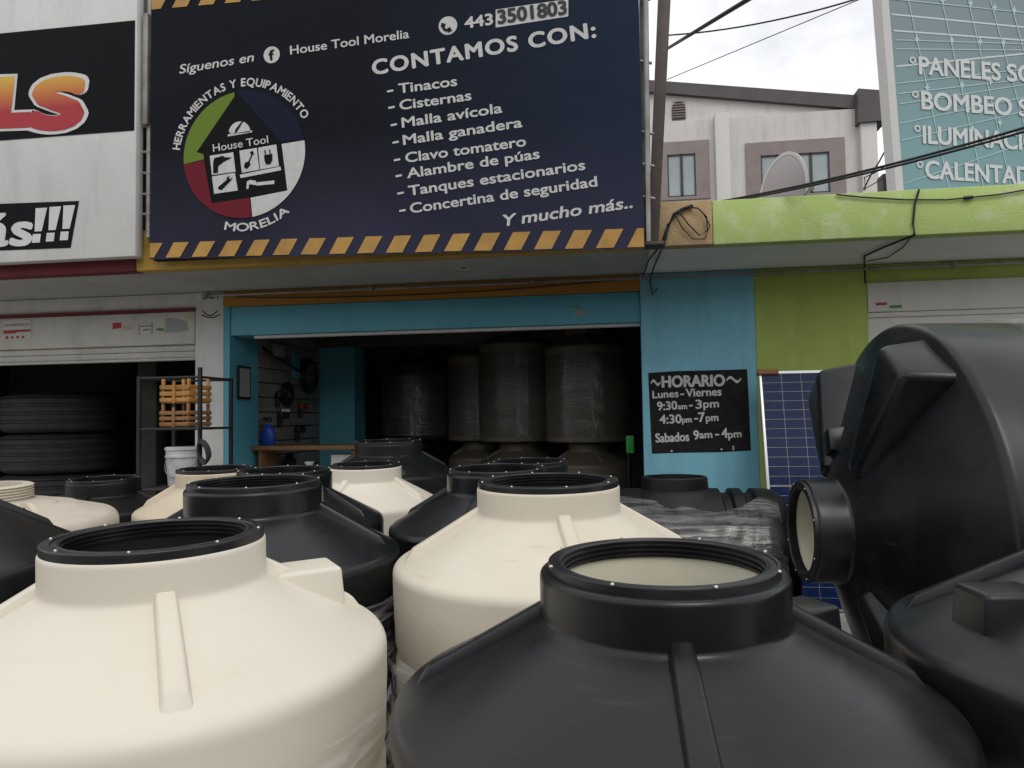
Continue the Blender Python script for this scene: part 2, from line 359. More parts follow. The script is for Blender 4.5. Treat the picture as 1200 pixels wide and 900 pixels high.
# ------------------------------------------------------------------ ground and street
SL = .03
def gz(y): return max(-.12, SL*(y-1.5)) if y < 6.85 else SL*(6.85-1.5)
g = MB(); rows = []
for y in (-.6, 1.5, 4, 6.84):
    rows.append([g.bm.verts.new((x, y, SL*(y-1.5))) for x in (-40, -10, 0, 10, 40)])
for j in range(3):
    for i in range(4): g.bm.faces.new((rows[j][i], rows[j][i+1], rows[j+1][i+1], rows[j+1][i]))
tag(g.build('pavement', CONC), kind='structure')
g = MB(); g.box((-40, -.75, -.3), (40, -.6, -.062), .015); tag(g.build('kerb', CONC), kind='structure')
g = MB(); v = [g.bm.verts.new(p) for p in ((-300, -300, -.2), (300, -300, -.2), (300, 300, -.2), (-300, 300, -.2))]; g.bm.faces.new(v)
tag(g.build('ground', ASPH), kind='structure')

opp = empty('unseen_light_blocker', (0, -15, -.2), 'unseen long dull building added across the street behind the viewer to block low light', 'building')  # out of view; added to darken reflections, banner haze and the shop room
OPM = mat('blocker_facade', (.24, .225, .20), .85, (.18, .165, .15), 1.2, .35, .7)
b = MB(); b.box((-32, -24, -.2), (34, -15, 5.6)); b.build('wall', OPM, opp, (0, 15, .2))
b = MB(); b.box((-32.3, -15.3, 5.6), (34.3, -14.7, 5.9)); b.build('cornice', CONC, opp, (0, 15, .2))
for k in range(13):
    b = MB(); b.box((-30+k*4.9, -15.02, .0), (-30+k*4.9+3.3, -14.9, 2.8)); b.build('shutter', DARK if k % 3 else SHW, opp, (0, 15, .2))
    b = MB(); b.box((-29.4+k*4.9, -15.02, 3.5), (-29.4+k*4.9+1.8, -14.92, 4.9)); b.build('window', GLASS, opp, (0, 15, .2))
# ------------------------------------------------------------------ middle shop
WY = 6.85; FZ = gz(9)+.02
shop = empty('hardware_shop', (-1.7, WY, 0), 'middle shop with blue walls and raised blue shutter over a dark room of tanks', 'shop')
SO = V((1.7, -WY, 0))
def part(mb, name, m, par=shop, off=SO, **k): return mb.build(name, m, par, tuple(off), **k)
b = MB(); b.box((-4.14, WY, -.1), (-3.84, WY+.3, 2.985), .008); pil = part(b, 'white_pillar', WHT)
b = MB(); write(b, 'SAM', (-4.066,2.915), (-3.893,2.917), .05, WY-.004, .02)
b.tube([(-4.06+.16*k/10, WY-.004, 2.80-.05*sin(pi*k/10)) for k in range(11)], .005, 4); b.tube([(-4.07+.2*k/10, WY-.004, 2.76-.03*sin(pi*k/10)) for k in range(11)], .005, 4)
b.build('stencil_lettering', INKD, pil)
b = MB(); b.box((-3.838, WY+.01, -.1), (-3.78, WY+.2, 2.83)); b.box((-3.838, WY+.202, -.1), (-3.79, WY+.62, 2.95)); part(b, 'blue_jamb', BLUE2)
b = MB(); b.box((.235, WY, -.1), (1.243, WY+.15, 2.985), .004); bw = part(b, 'blue_wall', BLUE)
b = MB(); write(b, '628', (0.604,2.357), (1.069,2.404), .14, WY-.003, -.0); b.build('faded_number', GHOST, bw)
b = MB(); b.box((-3.838, WY+.005, 2.832), (.233, WY+.15, 2.985)); part(b, 'orange_lintel', ORG)
b = MB(); b.box((-3.778, WY+.02, 2.548), (.232, WY+.36, 2.829), .006); hs = part(b, 'shutter_housing', BLUE2)
b = MB(); b.box((-3.55, WY+.06, 2.515), (.23, WY+.12, 2.546), .004); part(b, 'shutter_bottom_bar', RIMM)
b = MB(); b.flat([(-0.370,2.679), (-0.259,2.680), (-0.261,2.620), (-0.371,2.619)], WY+.017); b.build('small_sticker', STK['grey'], hs)
b = MB(); b.flat([(-.405,2.705),(-.33,2.705),(-.33,2.72),(-.405,2.72)], WY+.014); b.build('sticker_stripe', STK['green'], hs)
# painted opening hours
b = MB(); b.flat([(0.289,2.078), (0.521,2.088), (0.822,2.088), (1.160,2.090), (1.165,1.881), (1.172,1.365), (0.877,1.353), (0.578,1.352), (0.306,1.346), (0.296,1.744)], WY-.003)
hb = part(b, 'hours_board', BOARD)
b = MB(); y = WY-.006
def tilde(p0, p1, amp, th):
    p0, p1 = V(p0), V(p1); N = 16; up = []; dn = []
    for i in range(N+1):
        t = i/N; q = p0.lerp(p1, t)+V((0, amp*sin(2*pi*t))); h = th*(.6+.4*sin(pi*t)); up.append((q.x, q.y+h)); dn.append((q.x, q.y-h))
    for i in range(N): b.flat([dn[i], dn[i+1], up[i+1], up[i]], y)
tilde((0.310,1.980), (0.398,1.994), .022, .014); tilde((0.976,1.992), (1.106,2.008), .024, .014)
write(b, 'HORARIO', (0.413,1.945), (0.960,1.947), .100, y, .045)
build_words(b, 'hours_lettering', CHALK, hb, .021); b = MB()
write(b, 'Lunes', (0.326,1.847), (0.553,1.854), .066, y, .03); write(b, '-', (0.572,1.853), (0.602,1.854), .075, y, .03); write(b, 'Viernes', (0.621,1.855), (0.930,1.861), .072, y, .03)
build_words(b, 'hours_lettering', CHALK, hb, .021); b = MB()
write(b, '9:30', (0.366,1.736), (0.539,1.743), .076, y, .03); write(b, 'am', (0.547,1.743), (0.626,1.744), .052, y, .03); write(b, '-', (0.649,1.749), (0.675,1.751), .075, y, .03)
write(b, '3', (0.705,1.746), (0.757,1.748), .078, y, .03); write(b, 'pm', (0.772,1.753), (0.905,1.756), .07, y, .03)
build_words(b, 'hours_lettering', CHALK, hb, .021); b = MB()
write(b, '4:30', (0.382,1.616), (0.574,1.619), .078, y, .03); write(b, 'pm', (0.581,1.621), (0.664,1.624), .055, y, .03); write(b, '-', (0.690,1.631), (0.719,1.632), .075, y, .03)
write(b, '7', (0.728,1.626), (0.780,1.628), .085, y, .03); write(b, 'pm', (0.791,1.631), (0.897,1.634), .065, y, .03)
build_words(b, 'hours_lettering', CHALK, hb, .021); b = MB()
write(b, 'Sabados', (0.344,1.447), (0.637,1.458), .080, y, .03); write(b, '9', (0.679,1.469), (0.724,1.470), .082, y, .03); write(b, 'am', (0.731,1.479), (0.840,1.483), .065, y, .03)
write(b, '-', (0.869,1.486), (0.898,1.487), .075, y, .03); write(b, '4', (0.925,1.482), (0.973,1.483), .085, y, .03); write(b, 'pm', (0.980,1.479), (1.094,1.487), .065, y, .03)
build_words(b, 'hours_lettering', CHALK, hb, .021); b = MB()
for px in ((0.481,1.367), (0.918,1.379), (1.019,1.401), (1.020,1.379)):
    b.flat([(px[0]-.008, px[1]-.008), (px[0]+.009, px[1]-.006), (px[0]+.007, px[1]+.008), (px[0]-.007, px[1]+.007)], y)
b.build('paint_chips', CHALK, hb)
# room behind
b = MB(); b.box((-3.95, WY-.0, -.1), (.9, 11.4, FZ)); part(b, 'shop_floor', CONC)
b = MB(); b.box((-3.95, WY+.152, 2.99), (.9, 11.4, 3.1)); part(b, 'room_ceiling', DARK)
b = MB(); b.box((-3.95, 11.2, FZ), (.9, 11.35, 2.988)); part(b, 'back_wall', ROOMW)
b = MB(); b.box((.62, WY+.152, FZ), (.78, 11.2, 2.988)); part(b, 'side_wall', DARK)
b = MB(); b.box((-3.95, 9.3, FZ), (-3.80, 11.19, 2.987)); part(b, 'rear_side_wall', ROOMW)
b = MB(); b.box((-3.80, 9.15, FZ), (-3.33, 9.55, 2.63)); part(b, 'blue_column', BLUE2)
b = MB(); b.box((-3.78, 9.0, 2.632), (.6, 9.25, 2.986)); part(b, 'ceiling_beam', BEAM)
b = MB()
for k in range(17):
    z = FZ+.02+k*.16
    if z+.15 < 2.98: b.box((-3.93, WY+.63, z), (-3.80, 9.29, z+.148), .004)
part(b, 'slat_wall', SLAT)

# ------------------------------------------------------------------ canopy over the three shops
can = empty('shop_canopy', (-1, 5.75, 2.98), 'long concrete canopy with red, ochre, tan and lime painted edge over the shop fronts', 'canopy')
CO = V((1, -5.75, -2.98))
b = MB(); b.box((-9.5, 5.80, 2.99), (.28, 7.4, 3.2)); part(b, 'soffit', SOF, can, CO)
b = MB(); b.box((.282, 5.80, 2.99), (9, 7.4, 3.2)); part(b, 'lit_soffit', SOF_LIT, can, CO)
b = MB(); b.box((-9.5, 5.75, 2.985), (-4.02, 5.88, 3.33), .01); part(b, 'red_edge', RED, can, CO)
b = MB(); b.box((-4.018, 5.75, 2.985), (.298, 5.88, 3.33), .01); part(b, 'ochre_edge', OCH, can, CO)
b = MB(); b.box((.30, 5.75, 2.985), (.752, 5.88, 3.33), .01); part(b, 'tan_edge', TAN, can, CO)
b = MB(); b.box((.754, 5.75, 2.98), (9, 5.88, 3.32), .01); part(b, 'lime_edge', LIME, can, CO)
b = MB(); b.box((-9.5, 5.882, 3.202), (9, 11.4, 3.28)); part(b, 'roof_slab', SOF, can, CO)
b = MB(); b.lathe([(.03, 2.984), (.055, 2.984), (.062, 2.978), (.062, 2.99)], 24, M.Translation(((-1.282,6.224,2.985)[0], (-1.282,6.224,2.985)[1], 0)))
fx = part(b, 'soffit_light', RIMM, can, CO)
b = MB(); b.disc(.03, 2.9865, 20, M.Translation(((-1.282,6.224,2.985)[0], (-1.282,6.224,2.985)[1], 0))); b.build('bulb_socket', METB, fx)

# ------------------------------------------------------------------ left tyre shop
ty = empty('tyre_shop', (-6.5, WY, 0), 'left shop front with a dirty white half raised shutter above a dark tyre store', 'shop')
TO = V((6.5, -WY, 0))
b = MB(); b.box((-9.5, WY+.01, 2.835), (-4.142, WY+.2, 2.985), .006); part(b, 'white_beam', WHT, ty, TO)
b = MB(); b.box((-9.5, WY-.02, 2.802), (-4.142, WY+.19, 2.833)); part(b, 'red_lintel_line', RED, ty, TO)
b = MB(); b.box((-9.5, WY-.01, 2.475), (-4.142, WY+.34, 2.80), .012); hs2 = part(b, 'shutter_housing', SHW, ty, TO)
b = MB()
for z in (2.41, 2.345): b.box((-9.5, WY+.05, z), (-4.145, WY+.09, z+.063), .012)
b.box((-9.5, WY+.03, 2.318), (-4.145, WY+.11, 2.343), .006); part(b, 'shutter_slats', SHW, ty, TO)
yS = WY-.0135
def sticker(name, m, quad, par): 
    k = MB(); k.flat(quad, yS); return k.build(name, m, par)
s = sticker('warning_sticker', STK['white'], [(-6.264,2.576), (-5.947,2.579), (-5.950,2.774), (-6.267,2.776)], hs2)
k = MB(); k.flat([(-6.260,2.647), (-5.951,2.654), (-5.951,2.677), (-6.261,2.672)], yS-.003)
k.flat([(-6.260,2.638), (-6.117,2.639), (-6.118,2.674), (-6.261,2.672)], yS-.004)
write(k, 'ADVERTENCIA', (-6.247,2.713), (-5.967,2.715), .026, yS-.003, .0); 
for i in range(4): k.flat([(-6.235,2.584), (-6.205,2.584), (-6.205,2.614), (-6.235,2.614)], yS-.003) if i == 0 else k.flat([(a[0]+.062*i, a[1]+.001*i) for a in ((-6.235,2.584), (-6.205,2.584), (-6.205,2.609), (-6.235,2.609))], yS-.003)
k.build('sticker_print', STK['red'], s)
s = sticker('card_sticker', STK['red'], [(-5.029,2.647), (-4.935,2.657), (-4.935,2.713), (-5.030,2.708)], hs2)
s = sticker('card_sticker', STK['white'], [(-5.029,2.586), (-4.934,2.592), (-4.935,2.653), (-5.029,2.643)], hs2)
s = sticker('card_sticker', STK['cream'], [(-4.916,2.635), (-4.813,2.638), (-4.813,2.687), (-4.916,2.681)], hs2)
s = sticker('card_sticker', STK['grey'], [(-4.742,2.582), (-4.728,2.582), (-4.729,2.698), (-4.743,2.696)], hs2)
s = sticker('card_sticker', STK['white'], [(-4.724,2.585), (-4.607,2.590), (-4.608,2.685), (-4.724,2.684)], hs2)
k = MB(); write(k, 'VISA', (-4.700,2.616), (-4.617,2.618), .024, yS-.003, .01, .2); k.flat([(-4.719,2.661), (-4.608,2.664), (-4.608,2.673), (-4.720,2.670)], yS-.003); k.build('card_lettering', STK['dark'], s)
s = sticker('card_sticker', STK['grey'], [(-4.603,2.586), (-4.589,2.586), (-4.589,2.697), (-4.604,2.697)], hs2)
s = sticker('green_sticker', STK['green'], [(-4.570,2.628), (-4.524,2.644), (-4.464,2.637), (-4.468,2.612), (-4.524,2.612)], hs2)
s = sticker('torn_paper_sticker', STK['grey'], [(-4.454,2.590), (-4.202,2.603), (-4.220,2.698), (-4.386,2.742), (-4.451,2.740)], hs2)
s = sticker('faded_sticker', STK['cream'], [(-4.220,2.732), (-4.156,2.733), (-4.157,2.798), (-4.221,2.795)], hs2)
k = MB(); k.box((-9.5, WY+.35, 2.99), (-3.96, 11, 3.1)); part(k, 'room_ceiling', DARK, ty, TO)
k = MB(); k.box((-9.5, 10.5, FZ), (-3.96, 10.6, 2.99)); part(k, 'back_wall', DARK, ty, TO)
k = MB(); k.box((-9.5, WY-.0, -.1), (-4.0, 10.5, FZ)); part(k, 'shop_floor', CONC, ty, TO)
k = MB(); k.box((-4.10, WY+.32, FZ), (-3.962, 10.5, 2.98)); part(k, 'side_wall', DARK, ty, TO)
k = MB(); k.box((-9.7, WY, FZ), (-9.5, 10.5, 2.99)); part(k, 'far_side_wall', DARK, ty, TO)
k = MB(); k.box((-5.25, 7.55, FZ), (-5.02, 7.75, 2.6), .01); part(k, 'grey_post', DARK, ty, TO)

k = MB(); k.box((-9.5, 6.0, 3.282), (-2.6, 6.2, 5.9)); part(k, 'upper_wall', BEAM, ty, TO)

# ------------------------------------------------------------------ right green shop
gs = empty('green_shop', (3.5, WY, 0), 'right shop front with lime green wall and a white shutter behind the huge black cistern', 'shop')
GO = V((-3.5, -WY, 0))
b = MB(); b.box((1.245, WY, -.1), (2.198, WY+.2, 2.985), .004); part(b, 'green_wall', GREEN, gs, GO)
b = MB(); b.box((2.2, WY+.01, 2.825), (9, WY+.2, 2.985), .004); part(b, 'green_lintel', GREEN, gs, GO)
b = MB(); b.box((2.2, WY-.012, 2.565), (9, WY+.32, 2.823), .008); b.box((2.202, WY+.02, 2.52), (9, WY+.1, 2.563), .006); h3 = part(b, 'shutter_housing', SHW_LIT, gs, GO)
b = MB(); b.box((2.2, WY+.05, 2.0), (9, WY+.08, 2.518)); part(b, 'shutter_slats', SHW_LIT, gs, GO)
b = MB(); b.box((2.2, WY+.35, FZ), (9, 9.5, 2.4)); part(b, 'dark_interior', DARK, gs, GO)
k = MB(); k.flat([(2.260,2.620), (2.352,2.622), (2.353,2.644), (2.261,2.643)], WY-.015); k.build('red_sticker', STK['red'], h3)
k = MB(); k.flat([(2.372,2.591), (2.474,2.593), (2.475,2.617), (2.373,2.615)], WY-.015); k.build('green_sticker', STK['green'], h3)

# ------------------------------------------------------------------ conduit and cables
def tubes(name, paths, m, label, cat, group=None):
    k = MB()
    for pts, r in paths: k.tube(pts, r, 6)
    return tag(k.build(name, m), label, cat, group)
tubes('conduit_pipe', [([(-4.05, WY-.03, 2.945), (-1.5, WY-.03, 2.945), (4.5, WY-.03, 2.945)], .013)] + [([(x, WY-.045, 2.925), (x, WY-.045, 2.965)], .022) for x in (-4.0, -2.3, -.75, .25, 2.9)], GALV, 'thin grey conduit pipe running along the wall just under the canopy', 'pipe')
def sag(a, b, s, N=14, f=1):                         # f > 1 runs the same curve on beyond b
    a, b = V(a), V(b)
    return [tuple(a+(b-a)*t-V((0, 0, s*4*t*(1-t)))) for t in [f*i/N for i in range(N+1)]]
tubes('loose_cable', [(sag((-3.7, WY-.03, 2.92), (.2, WY-.03, 2.95), .06), .006)], CABLE, 'loose black cable drooping across the orange strip above the blue shutter', 'cable')

# ------------------------------------------------------------------ big banner
ban = empty('shop_banner', (-3.83, 5.62, 2.96), 'big navy banner with white list of goods, round emblem and hazard stripes above the canopy', 'banner')
BO = V((3.83, -5.62, -2.96))
def bpart(mb, name, m, par=None, off=BO): return mb.build(name, m, par or ban, tuple(off))
BL, BRr = (-3.803,3.047), (0.234,2.944); BT = 5.32
b = MB(); N = 40; rws = []
def bz0(x): t = (x-BL[0])/(BRr[0]-BL[0]); return BL[1]+(BRr[1]-BL[1])*t
def by(x, z):                                        # the vinyl ripples a little along its foot
    f = max(0, 1-(z-bz0(x))/.5); return 5.62-.004*f*sin(x*9)-.003*f*sin(x*23+1)
for j in range(15):
    rws.append([])
    for i in range(N+1):
        x = BL[0]+(BRr[0]-BL[0])*i/N; z = bz0(x)+(BT-bz0(x))*(j/14)**1.5; rws[-1].append(b.bm.verts.new((x, by(x, z), z)))
for j in range(14):
    for i in range(N): b.bm.faces.new((rws[j][i], rws[j][i+1], rws[j+1][i+1], rws[j+1][i]))
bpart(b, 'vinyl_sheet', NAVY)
b = MB(); b.box((BL[0]+.02, 5.64, 3.04), (BRr[0]-.02, 5.70, 5.30), 0); bpart(b, 'sheet_backing', VBLK)
b = MB(); b.tube([(BRr[0]+.03, 5.64, 3.0), (BRr[0]+.06, 5.64, 5.3)], .02); b.tube([(BRr[0]+.0, 5.70, 3.0), (BRr[0]+.03, 5.7, 5.3)], .02)
for z in (3.35, 3.6, 3.85, 4.4, 4.9): b.tube([(BRr[0]-.0, 5.65, z), (BRr[0]+.09, 5.66, z-.02)], .012)
bpart(b, 'side_frame', GALV)
# hazard stripes
b = MB()
def hstripes(x0, x1, zb, zt, pitch, wdt, slant, ph=0):
    x = x0+ph
    while x < x1:
        N = 4
        for k in range(N):
            f0, f1 = k/N, (k+1)/N
            q = []
            for (xx, f) in ((x, f0), (x+wdt, f0), (x+wdt, f1), (x, f1)):
                xs = min(max(xx+slant*f, x0), x1); z = zb(xs)+(zt(xs)-zb(xs))*f; q.append((xs, by(xs, z)-.005, z))
            if abs(q[0][0]-q[1][0])+abs(q[2][0]-q[3][0]) > .004: b.bm.faces.new([b.bm.verts.new(p) for p in q])
        x += pitch
zb = lambda x: bz0(x)+.012
zt = lambda x: bz0(x)+.135+.02*(x-BL[0])/4
hstripes(BL[0]+.004, BRr[0]-.004, zb, zt, .2355, .135, .075, -.10); bpart(b, 'hazard_stripes', HAZY); b = MB()
hstripes(BL[0]+.004, BRr[0]-.004, lambda x: 5.165-.012*(x-BL[0]), lambda x: 5.30, .2355, .135, .075, -.05); bpart(b, 'hazard_stripes', HAZY)
# lettering
y = 5.6195
def bline(*a):
    for t in (a if isinstance(a[0], tuple) else (a,)): pass
    b = MB()
    for t in (a if isinstance(a[0], tuple) else (a,)): write(b, *t)
    build_words(b, 'banner_lettering', INK, ban, max(t[3] for t in (a if isinstance(a[0], tuple) else (a,)))*.34, tuple(BO))
bline('Síguenos en', (-3.544,4.594), (-2.891,4.645), .075, y-.004, .02, .22)
bline('House Tool Morelia', (-2.569,4.674), (-1.573,4.725), .072, y-.004, .02)
bline('443', (-1.117,4.761), (-0.897,4.774), .088, y-.004, .04)
bline('CONTAMOS CON:', (-1.870,4.449), (-0.099,4.601), .118, y-.004, .045, 0, 1.14)
for s, p0, p1, d in (('Tinacos', (-1.660,4.281), (-1.189,4.307), (-1.752,4.276)), ('Cisternas', (-1.652,4.146), (-1.076,4.184), (-1.742,4.142)), ('Malla avícola', (-1.635,4.003), (-0.832,4.065), (-1.724,4.000)),
    ('Malla ganadera', (-1.626,3.863), (-0.678,3.940), (-1.711,3.858)), ('Clavo tomatero', (-1.608,3.719), (-0.651,3.789), (-1.700,3.716)), ('Alambre de púas', (-1.596,3.593), (-0.547,3.685), (-1.688,3.587)),
    ('Tanques estacionarios', (-1.585,3.453), (-0.199,3.575), (-1.674,3.447)), ('Concertina de seguridad', (-1.573,3.312), (-0.110,3.441), (-1.660,3.307))):
    bline((s, p0, p1, .078, y-.004, .03), ('-', d, (d[0]+.046, d[1]+.006), .085, y-.004, .03))
bline('Y mucho más..', (-0.851,3.169), (0.149,3.261), .088, y-.004, .03, .22)
b = MB(); b.flat([(-0.874,4.745), (-0.305,4.782), (-0.302,4.920), (-0.872,4.889)], y-.003); ptc = bpart(b, 'number_patch', INK)
b = MB(); write(b, '3501803', (-0.850,4.773), (-0.318,4.803), .108, y-.007, .045); bpart(b, 'patch_number', INKD, ptc, (0, 0, 0)).location = (0, 0, 0)
def circ(c, r, N=32, a0=0, a1=2*pi): return [(c[0]+r*cos(a0+(a1-a0)*i/N), c[1]+r*sin(a0+(a1-a0)*i/N)) for i in range(N)]
b = MB(); c1 = (-2.731,4.685); b.flat(circ(c1, .07), y-.004); i1 = bpart(b, 'social_icon', INK)
b = MB(); write(b, 'f', (c1[0]-.018, c1[1]-.045), (c1[0]+.026, c1[1]-.041), .083, y-.007, .035); b.build('icon_letter', VBLK, i1)
b = MB(); c2 = (-1.256,4.795); b.flat(circ(c2, .075), y-.004); i2 = bpart(b, 'phone_icon', INK)
b = MB(); pts = [(c2[0]+.04*cos(a), c2[1]+.04*sin(a)) for a in [R(150+20*k) for k in range(9)]]
for i in range(len(pts)-1):
    u = .010 if 1 < i < 6 else .018
    p, q = V(pts[i]), V(pts[i+1]); d = (q-p).normalized(); nn = V((-d.y, d.x))*u; b.flat([p-nn, q-nn, q+nn, p+nn], y-.007-.0004*i)
b.build('handset', VBLK, i2)
# round emblem
emb = MB(); ec = (-2.973,3.875); er = (V((-2.445,3.882))-V(ec)).length
emb.flat(circ(ec, er*1.0, 64), y-.003); em = bpart(emb, 'round_emblem', VBLK)
import itertools
def arc(p0, p1, ccw=True, N=20):
    a0 = math.atan2(p0[1]-ec[1], p0[0]-ec[0]); a1 = math.atan2(p1[1]-ec[1], p1[0]-ec[0])
    if ccw and a1 < a0: a1 += 2*pi
    if not ccw and a1 > a0: a1 -= 2*pi
    return [(ec[0]+er*cos(a0+(a1-a0)*i/N), ec[1]+er*sin(a0+(a1-a0)*i/N)) for i in range(N+1)]
def epart(name, m, polys, dy=.006, par=None):
    k = MB()
    for p in polys: k.flat(p, y-dy)
    return k.build(name, m, par or em)
epart('green_segment', LGRN, [arc((-3.510,3.824), (-3.055,4.390), False)+[(-3.052,4.365), (-3.385,3.919), (-3.325,3.898), (-3.321,3.855)]])
epart('red_segment', LRED, [arc((-2.906,3.370), (-3.509,3.821), False)+[(-3.321,3.848), (-3.252,3.485), (-2.924,3.512)]])
epart('white_segment', INK, [arc((-2.446,3.956), (-2.899,3.370), False)+[(-2.913,3.511), (-2.597,3.552), (-2.645,3.938)]])
epart('navy_segment', LNAV, [arc((-2.446,3.967), (-3.033,4.388), True)+[(-2.648,3.952)]])
win = epart('house_window', INK, [circ((-3.010,4.055), .095, 16, 0, pi)+[(-3.081,4.049)], [(-3.112,4.032), (-2.899,4.052), (-2.899,4.067), (-3.112,4.049)]])
epart('trowel', VBLK, [[(-3.052,4.051), (-3.030,4.066), (-2.973,4.152), (-2.980,4.157), (-3.044,4.085)]], .009, win)
bx = epart('drill_square', INK, [[(-3.250,3.720), (-3.043,3.734), (-3.064,3.897), (-3.270,3.882)]])
epart('drill', VBLK, [[(-3.238,3.732), (-3.196,3.735), (-3.194,3.790), (-3.148,3.821), (-3.073,3.853), (-3.144,3.861), (-3.147,3.874), (-3.227,3.859), (-3.238,3.828)]], .009, bx)
bx = epart('wrench_square', INK, [[(-3.230,3.562), (-3.023,3.578), (-3.049,3.726), (-3.250,3.708)]])
epart('wrench', VBLK, [[(-3.193,3.598), (-3.163,3.588), (-3.081,3.664), (-3.066,3.693), (-3.087,3.675), (-3.104,3.688), (-3.089,3.705), (-3.119,3.692), (-3.118,3.672), (-3.195,3.615)]], .009, bx)
bx = epart('shovel_square', INK, [[(-2.989,3.722), (-2.838,3.738), (-2.859,3.920), (-3.010,3.907)]])
epart('shovel', VBLK, [[(-2.970,3.766), (-2.943,3.750), (-2.912,3.782), (-2.919,3.808), (-2.894,3.863), (-2.881,3.869), (-2.894,3.898), (-2.918,3.888), (-2.906,3.864), (-2.931,3.812), (-2.961,3.804)]], .009, bx)
bx = epart('plug_square', INK, [[(-2.831,3.739), (-2.669,3.757), (-2.691,3.937), (-2.847,3.921)]])
epart('plug', VBLK, [[(-2.776,3.775), (-2.741,3.778), (-2.722,3.812), (-2.726,3.862), (-2.795,3.855), (-2.791,3.807)], [(-2.788,3.860), (-2.778,3.861), (-2.784,3.897), (-2.794,3.896)], [(-2.748,3.863), (-2.738,3.864), (-2.744,3.900), (-2.754,3.899)]], .009, bx)
epart('shelf_bar', INK, [[(-2.999,3.679), (-2.649,3.722), (-2.656,3.753), (-3.007,3.707)]])
epart('hammer', INK, [[(-2.863,3.635), (-2.707,3.642), (-2.710,3.613), (-2.862,3.608)], [(-2.949,3.585), (-2.931,3.586), (-2.924,3.625), (-2.862,3.611), (-2.866,3.648), (-2.916,3.659), (-2.945,3.647)]])
k = MB(); write(k, 'House Tool', (-3.237,3.911), (-2.758,3.953), .064, y-.009, .01); k.build('emblem_lettering', INK, em)
k = MB(); arc_write(k, 'HERRAMIENTAS Y EQUIPAMIENTO', ec, er*1.075, R(173), R(26), .066, y-.006, .03); k.build('ring_lettering', INK, em); k = MB()
arc_write(k, 'MORELIA', ec, er*1.20, R(254), R(309), .066, y-.006, .03, True); k.build('ring_lettering', INK, em)

# left frame pipes between the two signs
b = MB()
for x, rad in ((-3.955, .028), (-3.87, .022)): b.tube([(x, 5.70, 3.25), (x, 5.70, 5.4)], rad)
for z in (3.45, 3.62, 3.8, 3.98, 4.2): b.tube([(-3.95, 5.69, z), (-3.80, 5.69, z)], .012)
b.box((-3.90, 5.64, 4.2), (-3.85, 5.70, 5.16), .01)
tag(b.build('sign_ladder_frame', GALV), 'grey pipe frame with short rungs standing between the two big signs', 'frame')
b = MB(); p0, p1 = V((.30, 5.70, 3.0)), V((.435, 5.70, 4.95)); d = p1-p0
b.hexa([p0+V((-.040, -.05, 0)), p0+V((.040, -.05, 0)), p0+V((.040, .05, 0)), p0+V((-.040, .05, 0)), p0+d*1.3+V((-.05, -.05, 0)), p0+d*1.3+V((.05, -.05, 0)), p0+d*1.3+V((.05, .05, 0)), p0+d*1.3+V((-.05, .05, 0))], .008, 2)
po = b.build('leaning_post', BRN); tag(po, 'leaning brown steel post at the right edge of the navy banner', 'post')
b = MB(); b.box((.235, 5.63, 2.975), (.38, 5.80, 3.0), .004); b.build('base_plate', BRN, po)

# ------------------------------------------------------------------ left sign
ls = empty('tyre_shop_sign', (-5, 5.6, 3.07), 'white and black sign panel with red and yellow letters above the tyre shop', 'sign')
LO = V((5, -5.6, -3.07)); LX = (-3.921,4.155)[0]
b = MB(); b.box((-8, 5.60, 3.075), (LX, 5.70, 5.6), .012); b.build('sign_panel', VWHT, ls, tuple(LO))
b = MB(); z0 = (-3.933,4.134)[1]; z1 = (-3.940,5.075)[1]; b.flat([(-8, z0-.0), (LX-.014, z0), (LX-.014, z1), (-8, z1)], 5.596); b.build('black_band', VBLK, ls, tuple(LO))
yy = 5.593
b = MB(); write(b, 'S', (-4.887,4.216), (-4.435,4.206), .42, yy, .125, .1); b.build('letter_outline', VWHT, ls, tuple(LO))
b = MB(); b.flat([(-5.325,4.720), (-5.025,4.703), (-5.053,4.388), (-4.858,4.380), (-4.879,4.200), (-5.374,4.220)], yy-.0005); b.build('letter_outline', VWHT, ls, tuple(LO))
b = MB(); write(b, 'S', (-4.867,4.229), (-4.455,4.218), .39, yy-.003, .10, .1); b.build('letter', FADE, ls, tuple(LO))
b = MB(); b.flat([(-5.300,4.695), (-5.049,4.682), (-5.081,4.367), (-4.886,4.360), (-4.900,4.224), (-5.341,4.241)], yy-.003); b.build('letter', FADE, ls, tuple(LO))
b = MB(); b.flat([(-6.172,3.196), (-4.509,3.172), (-4.435,3.567), (-6.098,3.605)], 5.596); b.build('black_tag', VBLK, ls, tuple(LO))
b = MB(); write(b, 'más', (-5.794,3.241), (-4.884,3.219), .285, yy, .04, .1)
mk = lambda i, pts: b.flat([(p[0]+i*.130, p[1]+i*.004) for p in pts], yy)
for i in range(3):
    mk(i, [(-4.844,3.327), (-4.777,3.327), (-4.729,3.525), (-4.837,3.526)]); mk(i, [(-4.868,3.231), (-4.793,3.231), (-4.785,3.304), (-4.860,3.305)])
b.build('tag_lettering', VWHT, ls, tuple(LO))

